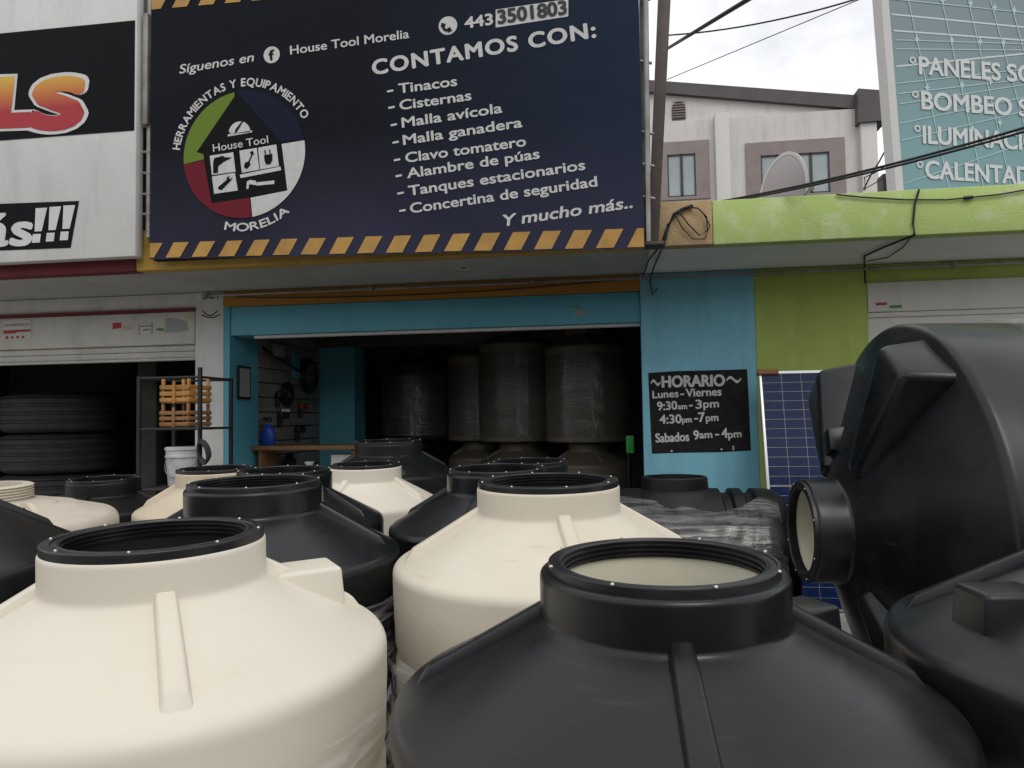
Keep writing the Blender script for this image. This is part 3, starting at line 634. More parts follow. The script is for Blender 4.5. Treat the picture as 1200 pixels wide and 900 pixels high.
# ------------------------------------------------------------------ teal sign on the roof
TA = R(18)
ts = empty('roof_sign', (2.6, 7.2, 3.32), 'tall teal roof sign with white words and fine grid lines', 'sign'); ts.rotation_euler.z = TA
zt = 3.32
def trel(p): return (p[0], p[1]-zt)
L0 = trel((-0.006,5.532)); L1 = trel((0.071,3.750))
def tl(z): return L0[0]+(L1[0]-L0[0])*(z-L0[1])/(L1[1]-L0[1])
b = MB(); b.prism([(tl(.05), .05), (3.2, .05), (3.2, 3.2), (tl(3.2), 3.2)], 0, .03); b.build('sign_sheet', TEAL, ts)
b = MB(); b.prism([(tl(.05)-.075, .0), (tl(.05)+.004, .0), (tl(3.2)+.004, 3.2), (tl(3.2)-.075, 3.2)], .0-.002, .12); b.box((0, .03, 0), (3.2, .1, .05)); b.build('sign_frame', HOUSE2, ts)
def tline(k, p, q, wd, yv):
    p, q = V(trel(p)), V(trel(q))
    if (q-p).length > .8 or abs(q.x-p.x) < .6:         # run each line on to the edges of the sheet
        ok = lambda c: tl(c.y)+.02 < c.x < 3.17 and .06 < c.y < 3.17
        dd = (q-p).normalized()*.02
        for _ in range(200):
            if ok(q+dd): q = q+dd
            if ok(p-dd): p = p-dd
    d = (q-p).normalized(); nn = V((-d.y, d.x))*wd/2; k.flat([p-nn, q-nn, q+nn, p+nn], yv)
b = MB(); yv = -.003; i = 0
for p, q in (((0.042,5.397), (1.546,5.383)), ((0.035,5.242), (1.539,5.255)), ((0.047,4.901), (0.591,4.987))):
    tline(b, p, q, .016, yv-i*.0001); i += 1
b.build('bright_lines', TWHI, ts)
b = MB(); yv = -.0045
for p, q in (((0.049,5.153), (1.538,5.222)), ((0.045,5.067), (1.534,5.162)), ((0.299,5.541), (1.554,5.528)), ((0.048,4.739), (1.524,4.984)), ((0.053,4.642), (1.519,4.883)), ((0.067,4.546), (1.516,4.833)), ((0.058,4.360), (1.510,4.715)), ((0.069,4.199), (1.502,4.580)), ((0.077,3.975), (1.491,4.379)), ((0.087,3.799), (1.485,4.270)),
             ((0.200,5.549), (0.513,3.937)), ((0.555,5.579), (0.903,3.872)), ((0.842,5.603), (1.186,3.966)), ((1.085,5.624), (1.382,4.473)), ((1.303,5.642), (1.515,4.816))):
    tline(b, p, q, .009, yv-i*.0001); i += 1
for p in ((0.273,5.178), (0.646,5.193), (0.952,5.203), (1.210,5.214), (0.868,5.572), (1.128,5.552), (1.345,5.544), (0.564,5.572), (0.360,4.718), (0.736,4.766), (1.044,4.827), (1.126,4.426), (0.825,4.352)):
    c = trel(p); r = .052; b.flat([(c[0]-r*.6, c[1]), (c[0]-.012, c[1]-.012), (c[0], c[1]-r), (c[0]+.012, c[1]-.012), (c[0]+r*.6, c[1]), (c[0]+.012, c[1]+.012), (c[0], c[1]+r), (c[0]-.012, c[1]+.012)], yv-i*.0001); i += 1
b.build('grid_lines', TLIN, ts)
yv = -.0085
for s, p, q, p2, tail, q2, d in (('PANELES', (0.285,4.844), (1.152,4.838), (1.232,4.839), 'SOLARES', (2.274,4.838), (0.219,4.970)), ('BOMBEO', (0.297,4.511), (1.261,4.505), (1.346,4.504), 'SOLAR', (2.077,4.503), (0.231,4.645)),
        ('ILUMINACIÓN', (0.296,4.186), (1.709,4.172), None, None, None, (0.239,4.321)), ('CALENTADORES', (0.307,3.856), (1.959,3.831), None, None, None, (0.250,3.982))):
    b = MB(); write(b, s, trel(p), trel(q), .168, yv, .03)
    if tail: write(b, tail, trel(p2), trel(q2), .168, yv, .03)
    c = trel(d); o_ = circ(c, .034, 18); i_ = circ(c, .018, 18)
    for k in range(18): b.flat([o_[k], o_[(k+1) % 18], i_[(k+1) % 18], i_[k]], yv)
    build_words(b, 'sign_lettering', TINK, ts, .055)

# ------------------------------------------------------------------ house behind
ho = empty('cream_house', (4, 20, 0), 'cream two storey house with dark brown eave and stone framed windows behind the canopy', 'house')
HO = V((-4, -20, 0))
def hpart(mb, name, m, par=None): return mb.build(name, m, par or ho, tuple(HO) if par is None else None)
xr = (6.729,7.836)[0]
e0_, e1_ = (-0.325,10.802), (6.797,9.737); sl_ = (e1_[1]-e0_[1])/(e1_[0]-e0_[0])
b = MB(); b.prism([(-6, -.15), (xr, -.15), (xr, e1_[1]), (-6, e1_[1]+sl_*(-6-xr))], 20, 30); hpart(b, 'main_wall', HOUSE)
b = MB(); zs = (4.075,9.516)[1]; b.box((-6, 19.88, -.15), (xr-.02, 20.0, zs)); hpart(b, 'wall_face', HOUSE)
b = MB(); b.box(((2.706,8.543)[0], 19.68, 0), ((3.075,8.519)[0], 19.9, (2.909,9.579)[1]), .02); hpart(b, 'pilaster', HOUSE2)
b = MB(); b.box(((6.312,8.305)[0], 19.68, 0), ((6.704,8.279)[0], 19.9, (6.509,9.180)[1]), .02); hpart(b, 'pilaster', HOUSE2)
b = MB(); a0 = (-0.323,10.896); a1 = (6.965,9.813); b0 = (-0.330,10.591); b1 = (6.271,9.510)
b.prism([b0, b1, (b1[0], a1[1]+.1), (a1[0]-.75, a1[1]+.06), (a0[0], a0[1])], 19.86, 20.4)
b.prism([(6.234,9.044), (6.948,9.060), a1, (6.265,9.924)], 19.6, 30.2); hpart(b, 'eave', EAVE)
def hwin(o, i, mull):
    b = MB(); b.prism([o[0], o[1], i[1], i[0]], 19.82, 19.9); b.prism([o[1], o[2], i[2], i[1]], 19.82, 19.9); b.prism([o[2], o[3], i[3], i[2]], 19.82, 19.9); b.prism([o[3], o[0], i[0], i[3]], 19.82, 19.9)
    f = hpart(b, 'window', STONE)
    b = MB(); b.flat(i, 19.868); g_ = b.build('pane', GLASS, f)
    b = MB(); t = .035
    for p, q in ((i[0], i[1]), (i[1], i[2]), (i[2], i[3]), (i[3], i[0])) + tuple(mull):
        b.box((min(p[0], q[0])-t, 19.835, min(p[1], q[1])-t), (max(p[0], q[0])+t, 19.866, max(p[1], q[1])+t))
    b.build('window_frame', FRAME, f)
x0, z0 = (1.244,7.377); x1, z1 = (2.563,8.941); a0_, c0 = (1.468,7.456); a1_, c1_ = (2.203,8.599)
mx_ = (1.839,8.142)[0]; hwin([(x0, z0), (x1, z0), (x1, z1), (x0, z1)], [(a0_, c0), (a1_, c0), (a1_, c1_), (a0_, c1_)], [((mx_, c0), (mx_, c1_))])
x0, z0 = (3.493,7.249); x1, z1 = (5.955,8.774); a0_, c0 = (3.861,7.363); a1_, c1_ = (5.567,8.421); ma = (4.285,7.989)[0]; mb_ = (5.110,7.937)[0]
hwin([(x0, z0), (x1, z0), (x1, z1), (x0, z1)], [(a0_, c0), (a1_, c0), (a1_, c1_), (a0_, c1_)], [((ma, c0), (ma, c1_)), ((mb_, c0), (mb_, c1_))])
vc = (1.817,9.890); b = MB(); vw = (1.994,9.877)[0]-vc[0]
b.prism(circ(vc, vw, 12, 0, pi)+[(vc[0]-vw, vc[1]), (vc[0]-vw, (1.810,9.591)[1]), (vc[0]+vw, (1.810,9.591)[1])], 19.95, 19.985); vt = hpart(b, 'arched_vent', EAVE)
b = MB()
for k in range(7): z = (1.810,9.591)[1]+.04+k*.07; b.box((vc[0]-vw*.9, 19.92, z), (vc[0]+vw*.9, 19.95, z+.025))
b.build('louvres', STONE, vt)

# satellite dish seen nearly edge on, and a dark box, on the roof
dc = V((2.045,9.266,4.299)); dish = empty('satellite_dish', (dc.x, dc.y, 3.28), 'pale grey satellite dish seen nearly edge on behind the lime canopy edge', 'dish')
b = MB(); mt = M.Translation((0, 0, dc.z-3.28)) @ M.Rotation(R(-60), 4, 'Z') @ M.Rotation(R(86), 4, 'X') @ M.Diagonal((.78, 1.05, 1, 1))
b.lathe([(.01, .10), (.15, .092), (.3, .066), (.42, .03), (.5, 0), (.508, -.012), (.5, -.02), (.42, .012), (.3, .048), (.15, .075), (.01, .083)], 40, mt); b.build('reflector', DISHM, dish)
b = MB(); b.lathe([(.495, -.025), (.535, -.02), (.535, .008), (.495, .006), (.495, -.025)], 48, mt); b.build('rim', HOUSE2, dish)
b = MB(); b.tube([(0, 0, 0), (0, 0, dc.z-3.28-.1)], .03); b.build('mast', GALV, dish)
b = MB(); b.tube([(.0, -.05, dc.z-3.5), (.22, -.42, dc.z-3.30)], .014); b.box((.19, -.47, dc.z-3.33), (.25, -.40, dc.z-3.25), .01); b.build('feed_arm', DISHM, dish)
q = V((3.134,8.913,4.311)); b = MB(); b.box((q.x-.09, q.y-.1, 3.28), (q.x+.10, q.y+.1, q.z+.08), .01)
o = b.build('roof_box', BRN); tag(o, 'small dark box on the roof beside the teal sign', 'box')

# ------------------------------------------------------------------ overhead cables
tubes('power_line', [(sag((0.499,6.395,4.847), (0.769,3.554,3.710), .0, 14, 3), .013)], CABLE, 'thick black power line rising steeply from the post across the sky', 'cable')
tubes('power_line', [(sag((0.906,13.952,8.840), (4.067,12.395,8.387), .12, 20, 1.5), .014)], CABLE, 'thin black wire bowing across the sky above the brown eave', 'cable')
tubes('power_line', [(sag((1.233,16.016,8.921), (4.136,12.404,8.399), .0, 14, 3), .008)], CABLE, 'faint thin wire slanting up the sky from the house eave', 'cable')
e0 = (0.638,6.277,3.429)
tubes('power_line', [(sag(e0, (2.666,4.643,3.404), .05, 30, 2.2), .009), (sag((e0[0]-.05, e0[1], e0[2]-.02), (2.666,4.644,3.379), .05, 30, 2.2), .008)], CABLE, 'pair of black service wires slanting across the house and the teal sign', 'cable')
# wires looped over the tan part of the canopy edge
def yp(*a): return a
lp = [(yp((0.499,5.735,3.250), ), )]
pts = [(0.608,5.730,3.282), (0.531,5.730,3.260), (0.466,5.730,3.224), (0.412,5.730,3.115), (0.377,5.730,2.972)]
coil = [(0.498,5.720,3.246), (0.565,5.720,3.144), (0.651,5.720,3.048), (0.709,5.720,3.084), (0.706,5.720,3.189), (0.644,5.720,3.258), (0.581,5.720,3.268)]
coil2 = [(0.466,5.725,3.229), (0.527,5.725,3.108), (0.601,5.725,3.025), (0.689,5.725,3.021), (0.730,5.725,3.123), (0.682,5.725,3.218)]
dn = [(0.413,5.720,3.152), (0.397,5.720,3.034), (0.361,6.025,2.970), (0.339,6.557,2.965), (.33, 6.80, 2.93), (0.326,6.820,2.892), (0.347,6.820,2.790), (0.386,6.820,2.843)]
dn2 = [(0.399,5.730,3.102), (0.358,5.730,2.986), (0.286,6.174,2.970), (0.278,6.506,2.965), (.25, 6.80, 2.94)]
tubes('wire_tangle', [(pts, .014), (coil, .006), (coil2, .005), (dn, .007), (dn2, .006)], CABLE, 'black wires knotted and looped over the tan patch of canopy edge', 'cable')
gl = [(1.650,5.735,3.309), (1.829,5.735,3.279), (2.124,5.735,3.243), (2.416,5.735,3.226), (2.561,5.735,3.234), (2.761,5.735,3.244), (2.989,5.735,3.274), (3.657,5.735,3.339), (5.071,5.735,3.333)]
gd = [(2.227,5.735,3.313), (2.193,5.735,3.201), (2.176,5.735,3.063), (2.185,5.735,2.974), (2.151,5.836,2.975), (2.091,6.107,2.975), (2.047,6.411,2.975), (2.175,6.820,2.967), (2.176,6.820,2.816)]
gd2 = [(2.179,5.735,2.987), (2.248,6.140,2.975), (2.265,6.524,2.975), (2.138,6.634,2.975)]
tubes('loose_cable', [(gl, .006), (gd, .008), (gd2, .005), ([(2.529,5.730,3.231), (2.587,5.730,3.234)], .014)], CABLE, 'loose black cable sagging along and down the lime green canopy edge', 'cable')
rc = [(2.416,7.519,3.848), (2.484,7.522,3.979), (2.569,7.528,4.110), (2.654,7.534,4.258), (2.714,7.537,4.372)]
rc2 = [(2.432,7.522,3.839), (2.427,7.515,3.963), (2.518,7.526,4.003), (2.667,7.543,4.092), (2.776,7.554,4.189)]
rc3 = [(2.382,7.414,3.818), (2.530,7.431,3.897), (2.677,7.448,3.993), (2.819,7.475,3.827)]
tubes('wire_tangle', [(rc, .008), (rc2, .006), (rc3, .005)], CABLE, 'thin black wires curling up from the roof beside the teal sign', 'cable')

# ------------------------------------------------------------------ water tanks
K = .56
def fillet(p, c, q, r, N=5):                          # rounded corner at c between p and q
    p, c, q = V(p), V(c), V(q); a = (p-c).normalized(); b = (q-c).normalized()
    s, e = c+a*r, c+b*r; return [tuple(s*(1-t)**2+c*2*t*(1-t)+e*t*t) for t in [i/N for i in range(N+1)]]
def tank(name, label, loc, r=.545, H=1.4, nr=.25, nh=.095, rot=0, body=BLK, ring=RUB, lining=DLIN, lugs=(), ribs=4, lugw=.16, lugh=.10, k=K, mtx=None, tilt=True, film=None, bolts=8, group='water tanks crowded in front of the shops', blen=None, lugin=None, ribw=.05, base=None, seg=128, rib0=0, rin=.004, tuck=1):
    if body is BLK and rin < .01: rin = .010
    root = empty(name, loc, label, 'water tank', group); root.rotation_euler = (SL if tilt else 0, 0, R(rot))
    zs = H-nh-(r-nr)*k; zc = H-nh; X = mtx or M()
    prof = [(.02, .012), (r*.93, .012)] + fillet((r*.9, .0), (r*.985, .0), (r*.985, .2), .04)
    for f in (.24, .5, .76):                           # shallow hoops in the wall
        z = f*zs; q = r*tuck; prof += [(q*.987, z-.03), (q*.978, z-.012), (q*.978, z+.012), (q*.989, z+.03)]
    sr = .024 if body is not CRM else .032
    if tuck < 1: prof += [(r*tuck, zs-.20)]; prof += [(r*(tuck+(1-tuck)*sin(i/6*pi/2)), zs-.19+(.19-sr-.004)*(i/6)) for i in range(1, 7)] + fillet((r, zs-.3), (r, zs), (r-.3, zs+.3*k), sr, 7)
    else: prof += [(r-.0006, zs-.09), (r-.0003, zs-sr-.008)] + fillet((r, zs-.3), (r, zs), (r-.3, zs+.3*k), sr, 7) + [(r-sr-.006, zs+(sr+.006)*k), (r-.08, zs+.08*k)]
    prof += [(nr+.08, zc-.08*k), (nr+.026, zc-.026*k)] + fillet((nr+.2, zc-.2*k), (nr, zc), (nr, H), .012) + [(nr, zc+.026), (nr, H-.018)] + fillet((nr, zc), (nr, H), (nr-.1, H), .014) + [(nr-.035, H), (nr-.035, H-.02)]
    b = MB(); b.lathe(prof, seg, X)
    for i in range(ribs):
        a = rib0+i*2*pi/ribs+.0; T = X @ M.Rotation(a, 4, 'Z')
        r1, r2 = nr-.006, r-.028; z1, z2 = zc-(r1-nr)*k, zc-(r2-nr)*k; h = .026; w1, w2 = ribw*.5, ribw*.56
        b.hexa([(r1, -w1*1.15, z1-.02), (r2, -w2*1.25, z2-.02), (r2, w2*1.25, z2-.02), (r1, w1*1.15, z1-.02), (r1, -w1*.8, z1+h), (r2-.04, -w2*.8, z2+.04*k+h*.8), (r2-.04, w2*.8, z2+.04*k+h*.8), (r1, w1*.8, z1+h)], .007, 3, T)
    for a in lugs:
        T = X @ M.Rotation(R(a), 4, 'Z'); ro = r-(.10 if not lugin else .05); zo = zc-(ro-nr)*k; zt = zo+lugh; ri = nr+(zc-zt)/k+.004; wi = lugw*(.5 if not lugin else .40)*.9; wo = lugw*.5; wi2 = wo*.34 if lugin else wo*.9; fl = 1.3 if lugin else 1.05; zi = zt
        if lugin: ri = nr+.09; zi = zc-.09*k+.03
        b.hexa([(ri-.05, -wi2*fl*1.3, zi-.12), (ro, -wo*fl, zo-.07), (ro, wo*fl, zo-.07), (ri-.05, wi2*fl*1.3, zi-.12), (ri, -wi2, zi), (ro-.012, -wo*.92, zt), (ro-.012, wo*.92, zt), (ri, wi2, zi)], .012 if not lugin else .042, 6, T)
    b.build('body', body, root, ang=50)
    # threaded mouth ring
    ro_ = nr-rin; p = [(ro_, H-.004), (ro_, H+.012)] + fillet((ro_, H+.0), (ro_, H+.018), (nr-.03, H+.018), .004, 3) + [(nr-.026, H+.018), (nr-.028, H+.0145), (nr-.036, H+.0145), (nr-.040, H+.017), (nr-.046, H+.015)]
    z = H+.012
    for q in range(3): p += [(nr-.046, z), (nr-.044, z-.004), (nr-.050, z-.0055), (nr-.050, z-.008), (nr-.046, z-.0095)]; z -= .0105
    p += [(nr-.046, H-.022), (nr-.036, H-.022), (nr-.034, H-.006), (ro_, H-.004)]
    b = MB(); b.lathe(p, seg, X); rg = b.build('mouth_ring', ring, root)
    b0 = None
    for q in range(bolts):
        a = 2*pi*q/bolts+.35
        if b0 is None:
            b = MB(); b.lathe([(.0035, .0), (.0038, .002), (.0026, .004), (.0005, .0044)], 10); b0 = o = b.build('bolt', STEEL, rg)
        else:
            o = b0.copy(); col.objects.link(o); o.parent = rg
        o.matrix_local = X @ M.Translation(((nr-.016)*cos(a), (nr-.016)*sin(a), H+.017))
    b = MB(); t = .012
    b.lathe([(nr-.040, H-.020), (nr-.036, zc-.02), (r-.03, zs-.01), (r-.035, .04), (.01, .035)], 64, X); b.build('inner_lining', lining, root)
    if film:
        for (a0, a1, z0, z1, m, amp) in film:
            b = MB(); ph = random.random()*6; N = 16
            b.lathe([(r+.006+(.008 if j % 2 else 0)*amp, z0+(z1-z0)*j/N) for j in range(N+1)], 48, X, R(a0), R(a1), lambda a, z: amp*(.004*sin(9*a+30*z+ph)+.003*sin(23*a-17*z)))
            b.build('stretch_film', m, root)
    return root
def T2(name, label, x, y, zr, **k):
    g0 = gz(y); return tank(name, label, (x, y, g0), H=zr-g0-.016, **k)
G = 'water tanks crowded in front of the shops'
T2('black_water_tank', 'nearest black tank with open mouth showing its cream inside', .084, 1.604, 1.395, r=.555, lining=LIN, lugs=(33,), lugw=.12, lugh=.08, tuck=.86, rin=.018, rib0=R(-86), k=.53)
T2('cream_water_tank', 'nearest cream tank at lower left with black mouth ring and film round its body', -1.112, 1.722, 1.422, r=.545, body=CRM, lugs=(37,), rib0=R(-53), film=[(-150, 30, .05, 1.02, FILM2, 1.2)])
T2('cream_water_tank', 'scuffed cream tank in the middle with a black mouth ring behind the nearest black tank', -.246, 2.662, 1.470, r=.545, body=CRMD, rib0=R(-73), film=[(-190, 10, .05, .9, FILM2, 1.2)])
T2('black_water_tank', 'black tank directly behind the nearest cream tank, with a dusty grey cone', -1.365, 2.707, 1.466, r=.54, rib0=R(10), film=[(-160, 40, .2, 1.02, FILM2, 1.2)])
T2('black_water_tank', 'black tank whose rim peeks out behind the dusty grey black tank', -1.70, 3.672, 1.442, r=.50, nr=.24, rib0=R(-5))
T2('cream_water_tank', 'far cream tank standing before the wooden counter board of the open shop', -1.665, 4.822, 1.40, r=.485, nr=.235, body=CRM, rib0=R(-105))
T2('cream_water_tank', 'dusty beige tank with a turquoise speck in front of the white bucket and black rack', -2.50, 4.402, 1.405, r=.47, nr=.23, body=CRM2, rib0=R(-75))
T2('black_water_tank', 'farthest black tank standing at the threshold of the dark shop', -1.83, 5.852, 1.52, r=.53, nr=.27, rib0=R(-60), body=BLK2)
T2('black_water_tank', 'black tank just behind the scuffed cream tank, its cone showing to the left', -.60, 3.722, 1.441, r=.54, rib0=R(-190))
T2('black_water_tank', 'black tank half hidden behind two rims in front of the grey brown tanks', -.57, 4.842, 1.41, r=.53, rib0=R(-80), body=BLK2)
T2('black_water_tank', 'black tank cut by the left edge of the photo, beside the nearest cream tank', -2.38, 2.122, 1.56, r=.60, nr=.27, rib0=R(-25))
T2('black_water_tank', 'dim black tank at far left in front of the stacked tyres', -3.62, 4.882, 1.306, r=.48, nr=.24, nh=.10, rib0=R(-80), body=BLK2, k=.36)
T2('black_water_tank', 'black tank at lower right edge with a wedge shaped block on its cone', 1.165, 1.82, 1.455, r=.555, lugs=(190,), rib0=R(-112), lugw=.125, lugh=.085, k=.54, film=[(-230, -60, .1, .9, FILM2, 1.5)])
for o in list(bpy.data.objects):
    if o.get('label', '').startswith('dusty beige tank with a turquoise'):
        a = R(-82); b = MB(); b.box((.2295, -.010, 0), (.2325, .010, .022), .001, 1, M.Translation((0, 0, 1.405-o.location.z-.016-.055)) @ M.Rotation(a, 4, 'Z')); b.build('turquoise_speck', BLUE2, o)
# flat topped beige tank at the left, threaded neck and an eyelet lug
qx, qy = -3.22, 3.40; qz = gz(qy)
q = empty('beige_water_tank', (qx, qy, qz), 'low pale beige tank with threaded neck and a holed lug at far left', 'water tank', G); q.rotation_euler.x = SL
hs_ = 1.22-qz
b = MB(); b.lathe([(.02, .0), (.58, .0)]+fillet((.6, 0), (.63, 0), (.63, .3), .04)+fillet((.63, .5), (.64, hs_), (.3, hs_+.07), .06, 7)+[(.46, hs_+.045), (.44, hs_+.055), (.36, hs_+.058), (.34, hs_+.075), (.25, hs_+.09)], 96); b.build('body', PNK, q)
b = MB(); p = [(.255, hs_+.08), (.245, hs_+.09)]
for kz in range(5): p += [(.238, hs_+.10+kz*.014), (.250, hs_+.106+kz*.014)]
p += [(.238, hs_+.168), (.20, hs_+.168), (.20, hs_+.02)]; b.lathe(p, 64); b.build('threaded_neck', PNK, q)
b = MB(); mt = M.Rotation(R(-22), 4, 'Z'); pr = []
for kk in range(13): a = pi*kk/12; pr.append((.475+.075*cos(a)*(1.0 if sin(a) > .7 else 1.25), hs_+.035+.075*sin(a)))
bb = MB(); bb.prism(pr, -.012, .012); bmesh.ops.transform(bb.bm, matrix=mt, verts=bb.bm.verts); lug = bb.build('eyelet_lug', PNK, q)
bb = MB(); bb.lathe([(.001, -.0145), (.013, -.0145), (.013, .0145), (.001, .0145)], 14, mt @ M.Translation((.475, 0, hs_+.075)) @ M.Rotation(R(90), 4, 'X')); bb.build('lug_hole', DLIN, lug)

# huge cistern lying on its side at the right
RL = 1.0; HL = 2.75; lx, ly, lz = .895, 3.83, 1.115
mtx = M.Translation((0, 0, lz-gz(ly))) @ M.Rotation(R(3), 4, 'Z') @ M.Rotation(R(-90), 4, 'Y') @ M.Translation((0, 0, -HL/2)) 
rootL = tank('black_cistern', 'huge black cistern lying on its side at right with mouth facing left', (lx+HL/2, ly+.08, gz(ly)), r=RL, H=HL, nr=.25, nh=.15, body=BLK, lining=LIN, lugs=(38, -31, -140), ribs=0, lugw=.31, lugh=.20, k=.41, mtx=mtx, tilt=False, lugin=True, seg=160, film=[(-180, 180, .2, 1.92, FILM5, 1.6)])
b = MB(); b.hexa([(-.0, 0, 0)]*8) if False else None
lg = MB(); lg.hexa([(.36, -.05, HL-.26), (.50, -.06, HL-.36), (.50, .06, HL-.36), (.36, .05, HL-.26), (.36, -.05, HL-.13), (.48, -.06, HL-.13), (.48, .06, HL-.13), (.36, .05, HL-.13)], .01, 2, mtx @ M.Rotation(R(24), 4, 'Z') @ M.Translation((.04, 0, -.05))); lg.build('lifting_lug', BLK, rootL)

# lying ribbed tank wrapped in grey film, before the blue wall
kx, ky, kz = .47, 4.74, 1.235; kr = .50; kg = gz(ky)
kt = empty('ribbed_black_tank', (kx, ky, kg), 'ribbed black tank lying under grey stretch film in front of the blue wall', 'water tank', G)
zc_ = kz-kr-kg+.0; mt = M.Translation((0, 0, zc_)) @ M.Rotation(R(90), 4, 'Y')
hl = .53; pr = [(.01, -hl), (kr*.6, -hl+.01)]+fillet((kr*.7, -hl), (kr, -hl), (kr, 0), .12, 6)
for zz in (-.30, -.17, .17, .30): pr += [(kr, zz-.035), (kr-.028, zz-.02), (kr-.028, zz+.02), (kr, zz+.035)]
pr += fillet((kr, 0), (kr, hl), (kr*.6, hl), .14, 8)+[(kr*.6, hl), (.01, hl+.01)]
b = MB(); b.lathe(pr, 96, mt); b.build('body', BLK2, kt)
b = MB(); hh = kr+.075; tx = M.Translation((-.125, 0, zc_))
b.lathe([(.30, kr-.09), (.24, kr-.02), (.205, kr+.0)]+fillet((.2, kr), (.2, hh), (.1, hh), .01)+[(.175, hh), (.175, kr-.05)], 64, tx); b.build('neck', BLK2, kt)
b = MB(); b.lathe([(.006, hh-.03), (.175, hh-.03)], 48, tx); b.build('lid', RUB, kt)
b = MB(); rows = []; NA, NX = 30, 44
for j in range(NA+1):
    rows.append([])
    for i in range(NX+1):
        u = i/NX; xx = -.56+u*1.0; 
        kn = ((-.56, 70), (-.3, 64), (-.1, 56), (.08, 50), (.22, 55), (.34, 66), (.44, 62))
        for (xa, ya), (xb, yb) in zip(kn, kn[1:]):
            if xa <= xx <= xb+1e-6: top = ya+(yb-ya)*(xx-xa)/(xb-xa); break
        a = R(-100+(top+100)*j/NA); rad = kr+.010+.0025*sin(60*a+11*xx)+.003*sin(14*xx+8*a)
        edge = max(0, (xx-.36)/.1); rad -= .02*edge
        rows[-1].append(b.bm.verts.new((xx, -rad*cos(a), zc_+rad*sin(a))))
for j in range(NA):
    for i in range(NX): b.bm.faces.new((rows[j][i], rows[j][i+1], rows[j+1][i+1], rows[j+1][i]))
b.build('stretch_film', FILM3, kt)
for sx in (-.35, .35):
    b = MB(); b.box((sx-.06, -.38, 0), (sx+.06, .38, max(.03, zc_-kr+.10)), .01); b.build('cradle', BLK2, kt)

# ------------------------------------------------------------------ tanks stacked in the dark room
GI = 'tanks stacked two high inside the dark shop'
def pair(x, y, upz, up, low, r, uH=1.32, ul='', ll='', fo=12):
    h = upz-FZ+.002
    tank('stored_water_tank', ll, (x, y, FZ), r=r*.98, H=h-.02, nr=.24, body=low, tilt=False, bolts=0, seg=72, group=GI, rib0=.4)
    tank('stored_water_tank', ul, (x, y, upz), r=r, H=uH, nr=.25, body=up, tilt=False, bolts=0, seg=72, group=GI, rib0=R(-88), film=[(-165, -15, .06, uH-.33, FILM4, .35), (-97+fo, -80+fo, .06, uH-.36, FILM6, .3)])  # the narrow strip is a painted highlight over the wrap
FB = dict()
pair(-2.62, 9.55, 1.42, BLK2, BLK2, .44, 1.17, 'black tank in clear film standing high before the grey back wall of the shop', 'black tank under the high black tank inside the shop')
pair(-3.02, 10.35, 1.42, BLK2, BLK2, .44, 1.05, 'dark black tank in the far left corner of the shop stack beside the blue column', 'lower black tank in the far left corner of the shop stack')
pair(-1.80, 9.7, 1.40, TAUPE, TAUPE, .44, 1.30, 'narrow grey brown tank on top between the black tank and the taller brown ones', 'lower grey brown tank under the narrow one in the shop')
pair(-1.22, 9.2, 1.40, TAUPE, TAUPE, .49, 1.42, 'grey brown tank with a round hole low on its wall, middle of the upper row', 'lower grey brown tank under the one with a round hole')
pair(-.33, 8.75, 1.40, TAUPE, TAUPE, .50, 1.33, 'rightmost grey brown tank of the upper row with a bright highlight painted on its film', 'lower grey brown tank at the right, under the one with the painted highlight')
q = V((0.123,7.400,1.417)); b = MB(); b.box((q.x-.04, q.y-.02, q.z-.09), (q.x+.035, q.y, q.z+.08), .002)
gm = b.build('green_marker', STK['bright_green']); b = MB(); b.tube([(q.x-.02, q.y+.014, FZ), (q.x-.02, q.y+.014, q.z+.05)], .010); b.build('stick', METB, gm)
tag(gm, 'small bright green card on a stick beside the blue wall edge', 'marker')
b = MB(); b.lathe([(.001, -.01), (.04, -.01), (.04, .01), (.001, .01)], 20, M.Translation((-0.938,8.740,1.464)) @ M.Rotation(R(90), 4, 'X'))
for o in list(bpy.data.objects):
    if o.get('label', '').startswith('grey brown tank with a round hole'):
        hole = b.build('outlet_hole', DLIN, o); hole.location = -V(o.location)
# stair rails against the back wall
b = MB()
for p, q in (((-3.872,10.900,2.791), (-3.671,10.900,2.445)), ((-3.804,10.900,2.828), (-3.590,10.900,2.469)), ((-3.534,10.900,2.820), (-3.374,10.900,2.581))): b.tube([p, q], .022)
tag(b.build('stair_rail', METB), 'thin black slanting rails against the grey back wall of the shop', 'railing')

# ------------------------------------------------------------------ things at the counter
p0 = V((-3.945,7.300,1.428)); p1 = V((-2.654,7.300,1.445))
ct = empty('counter_board', (p0.x, 7.3, FZ), 'narrow brown wooden counter board on legs inside the shop entrance', 'counter')
ln = p1.x+3.80; z = 1.435-FZ
b = MB(); b.box((-3.775-p0.x, 0, z-.045), (p1.x-p0.x, .45, z), .004); b.build('top_board', WOODC, ct)
for x in (-3.72-p0.x, p1.x-p0.x-.05):
    b = MB(); b.box((x, .04, 0), (x+.04, .40, z-.047)); b.build('leg', WOODC, ct)
b = MB(); b.box((-2.95-p0.x, .1, .1), (p1.x-p0.x-.06, .38, z-.10)); b.build('white_panel', WHT, ct)
jl = V((-3.689,7.550,1.470)); jug = empty('blue_bottle', (jl.x, 7.5, 1.436), 'bright blue bottle with a dark cap standing on the brown counter board', 'bottle')
b = MB(); b.lathe([(.001, 0), (.07, 0), (.085, .02), (.088, .12), (.07, .19), (.045, .225), (.03, .235), (.03, .255)], 32, M.Diagonal((.9, .6, .9, 1))); b.build('bottle_body', JUG, jug)
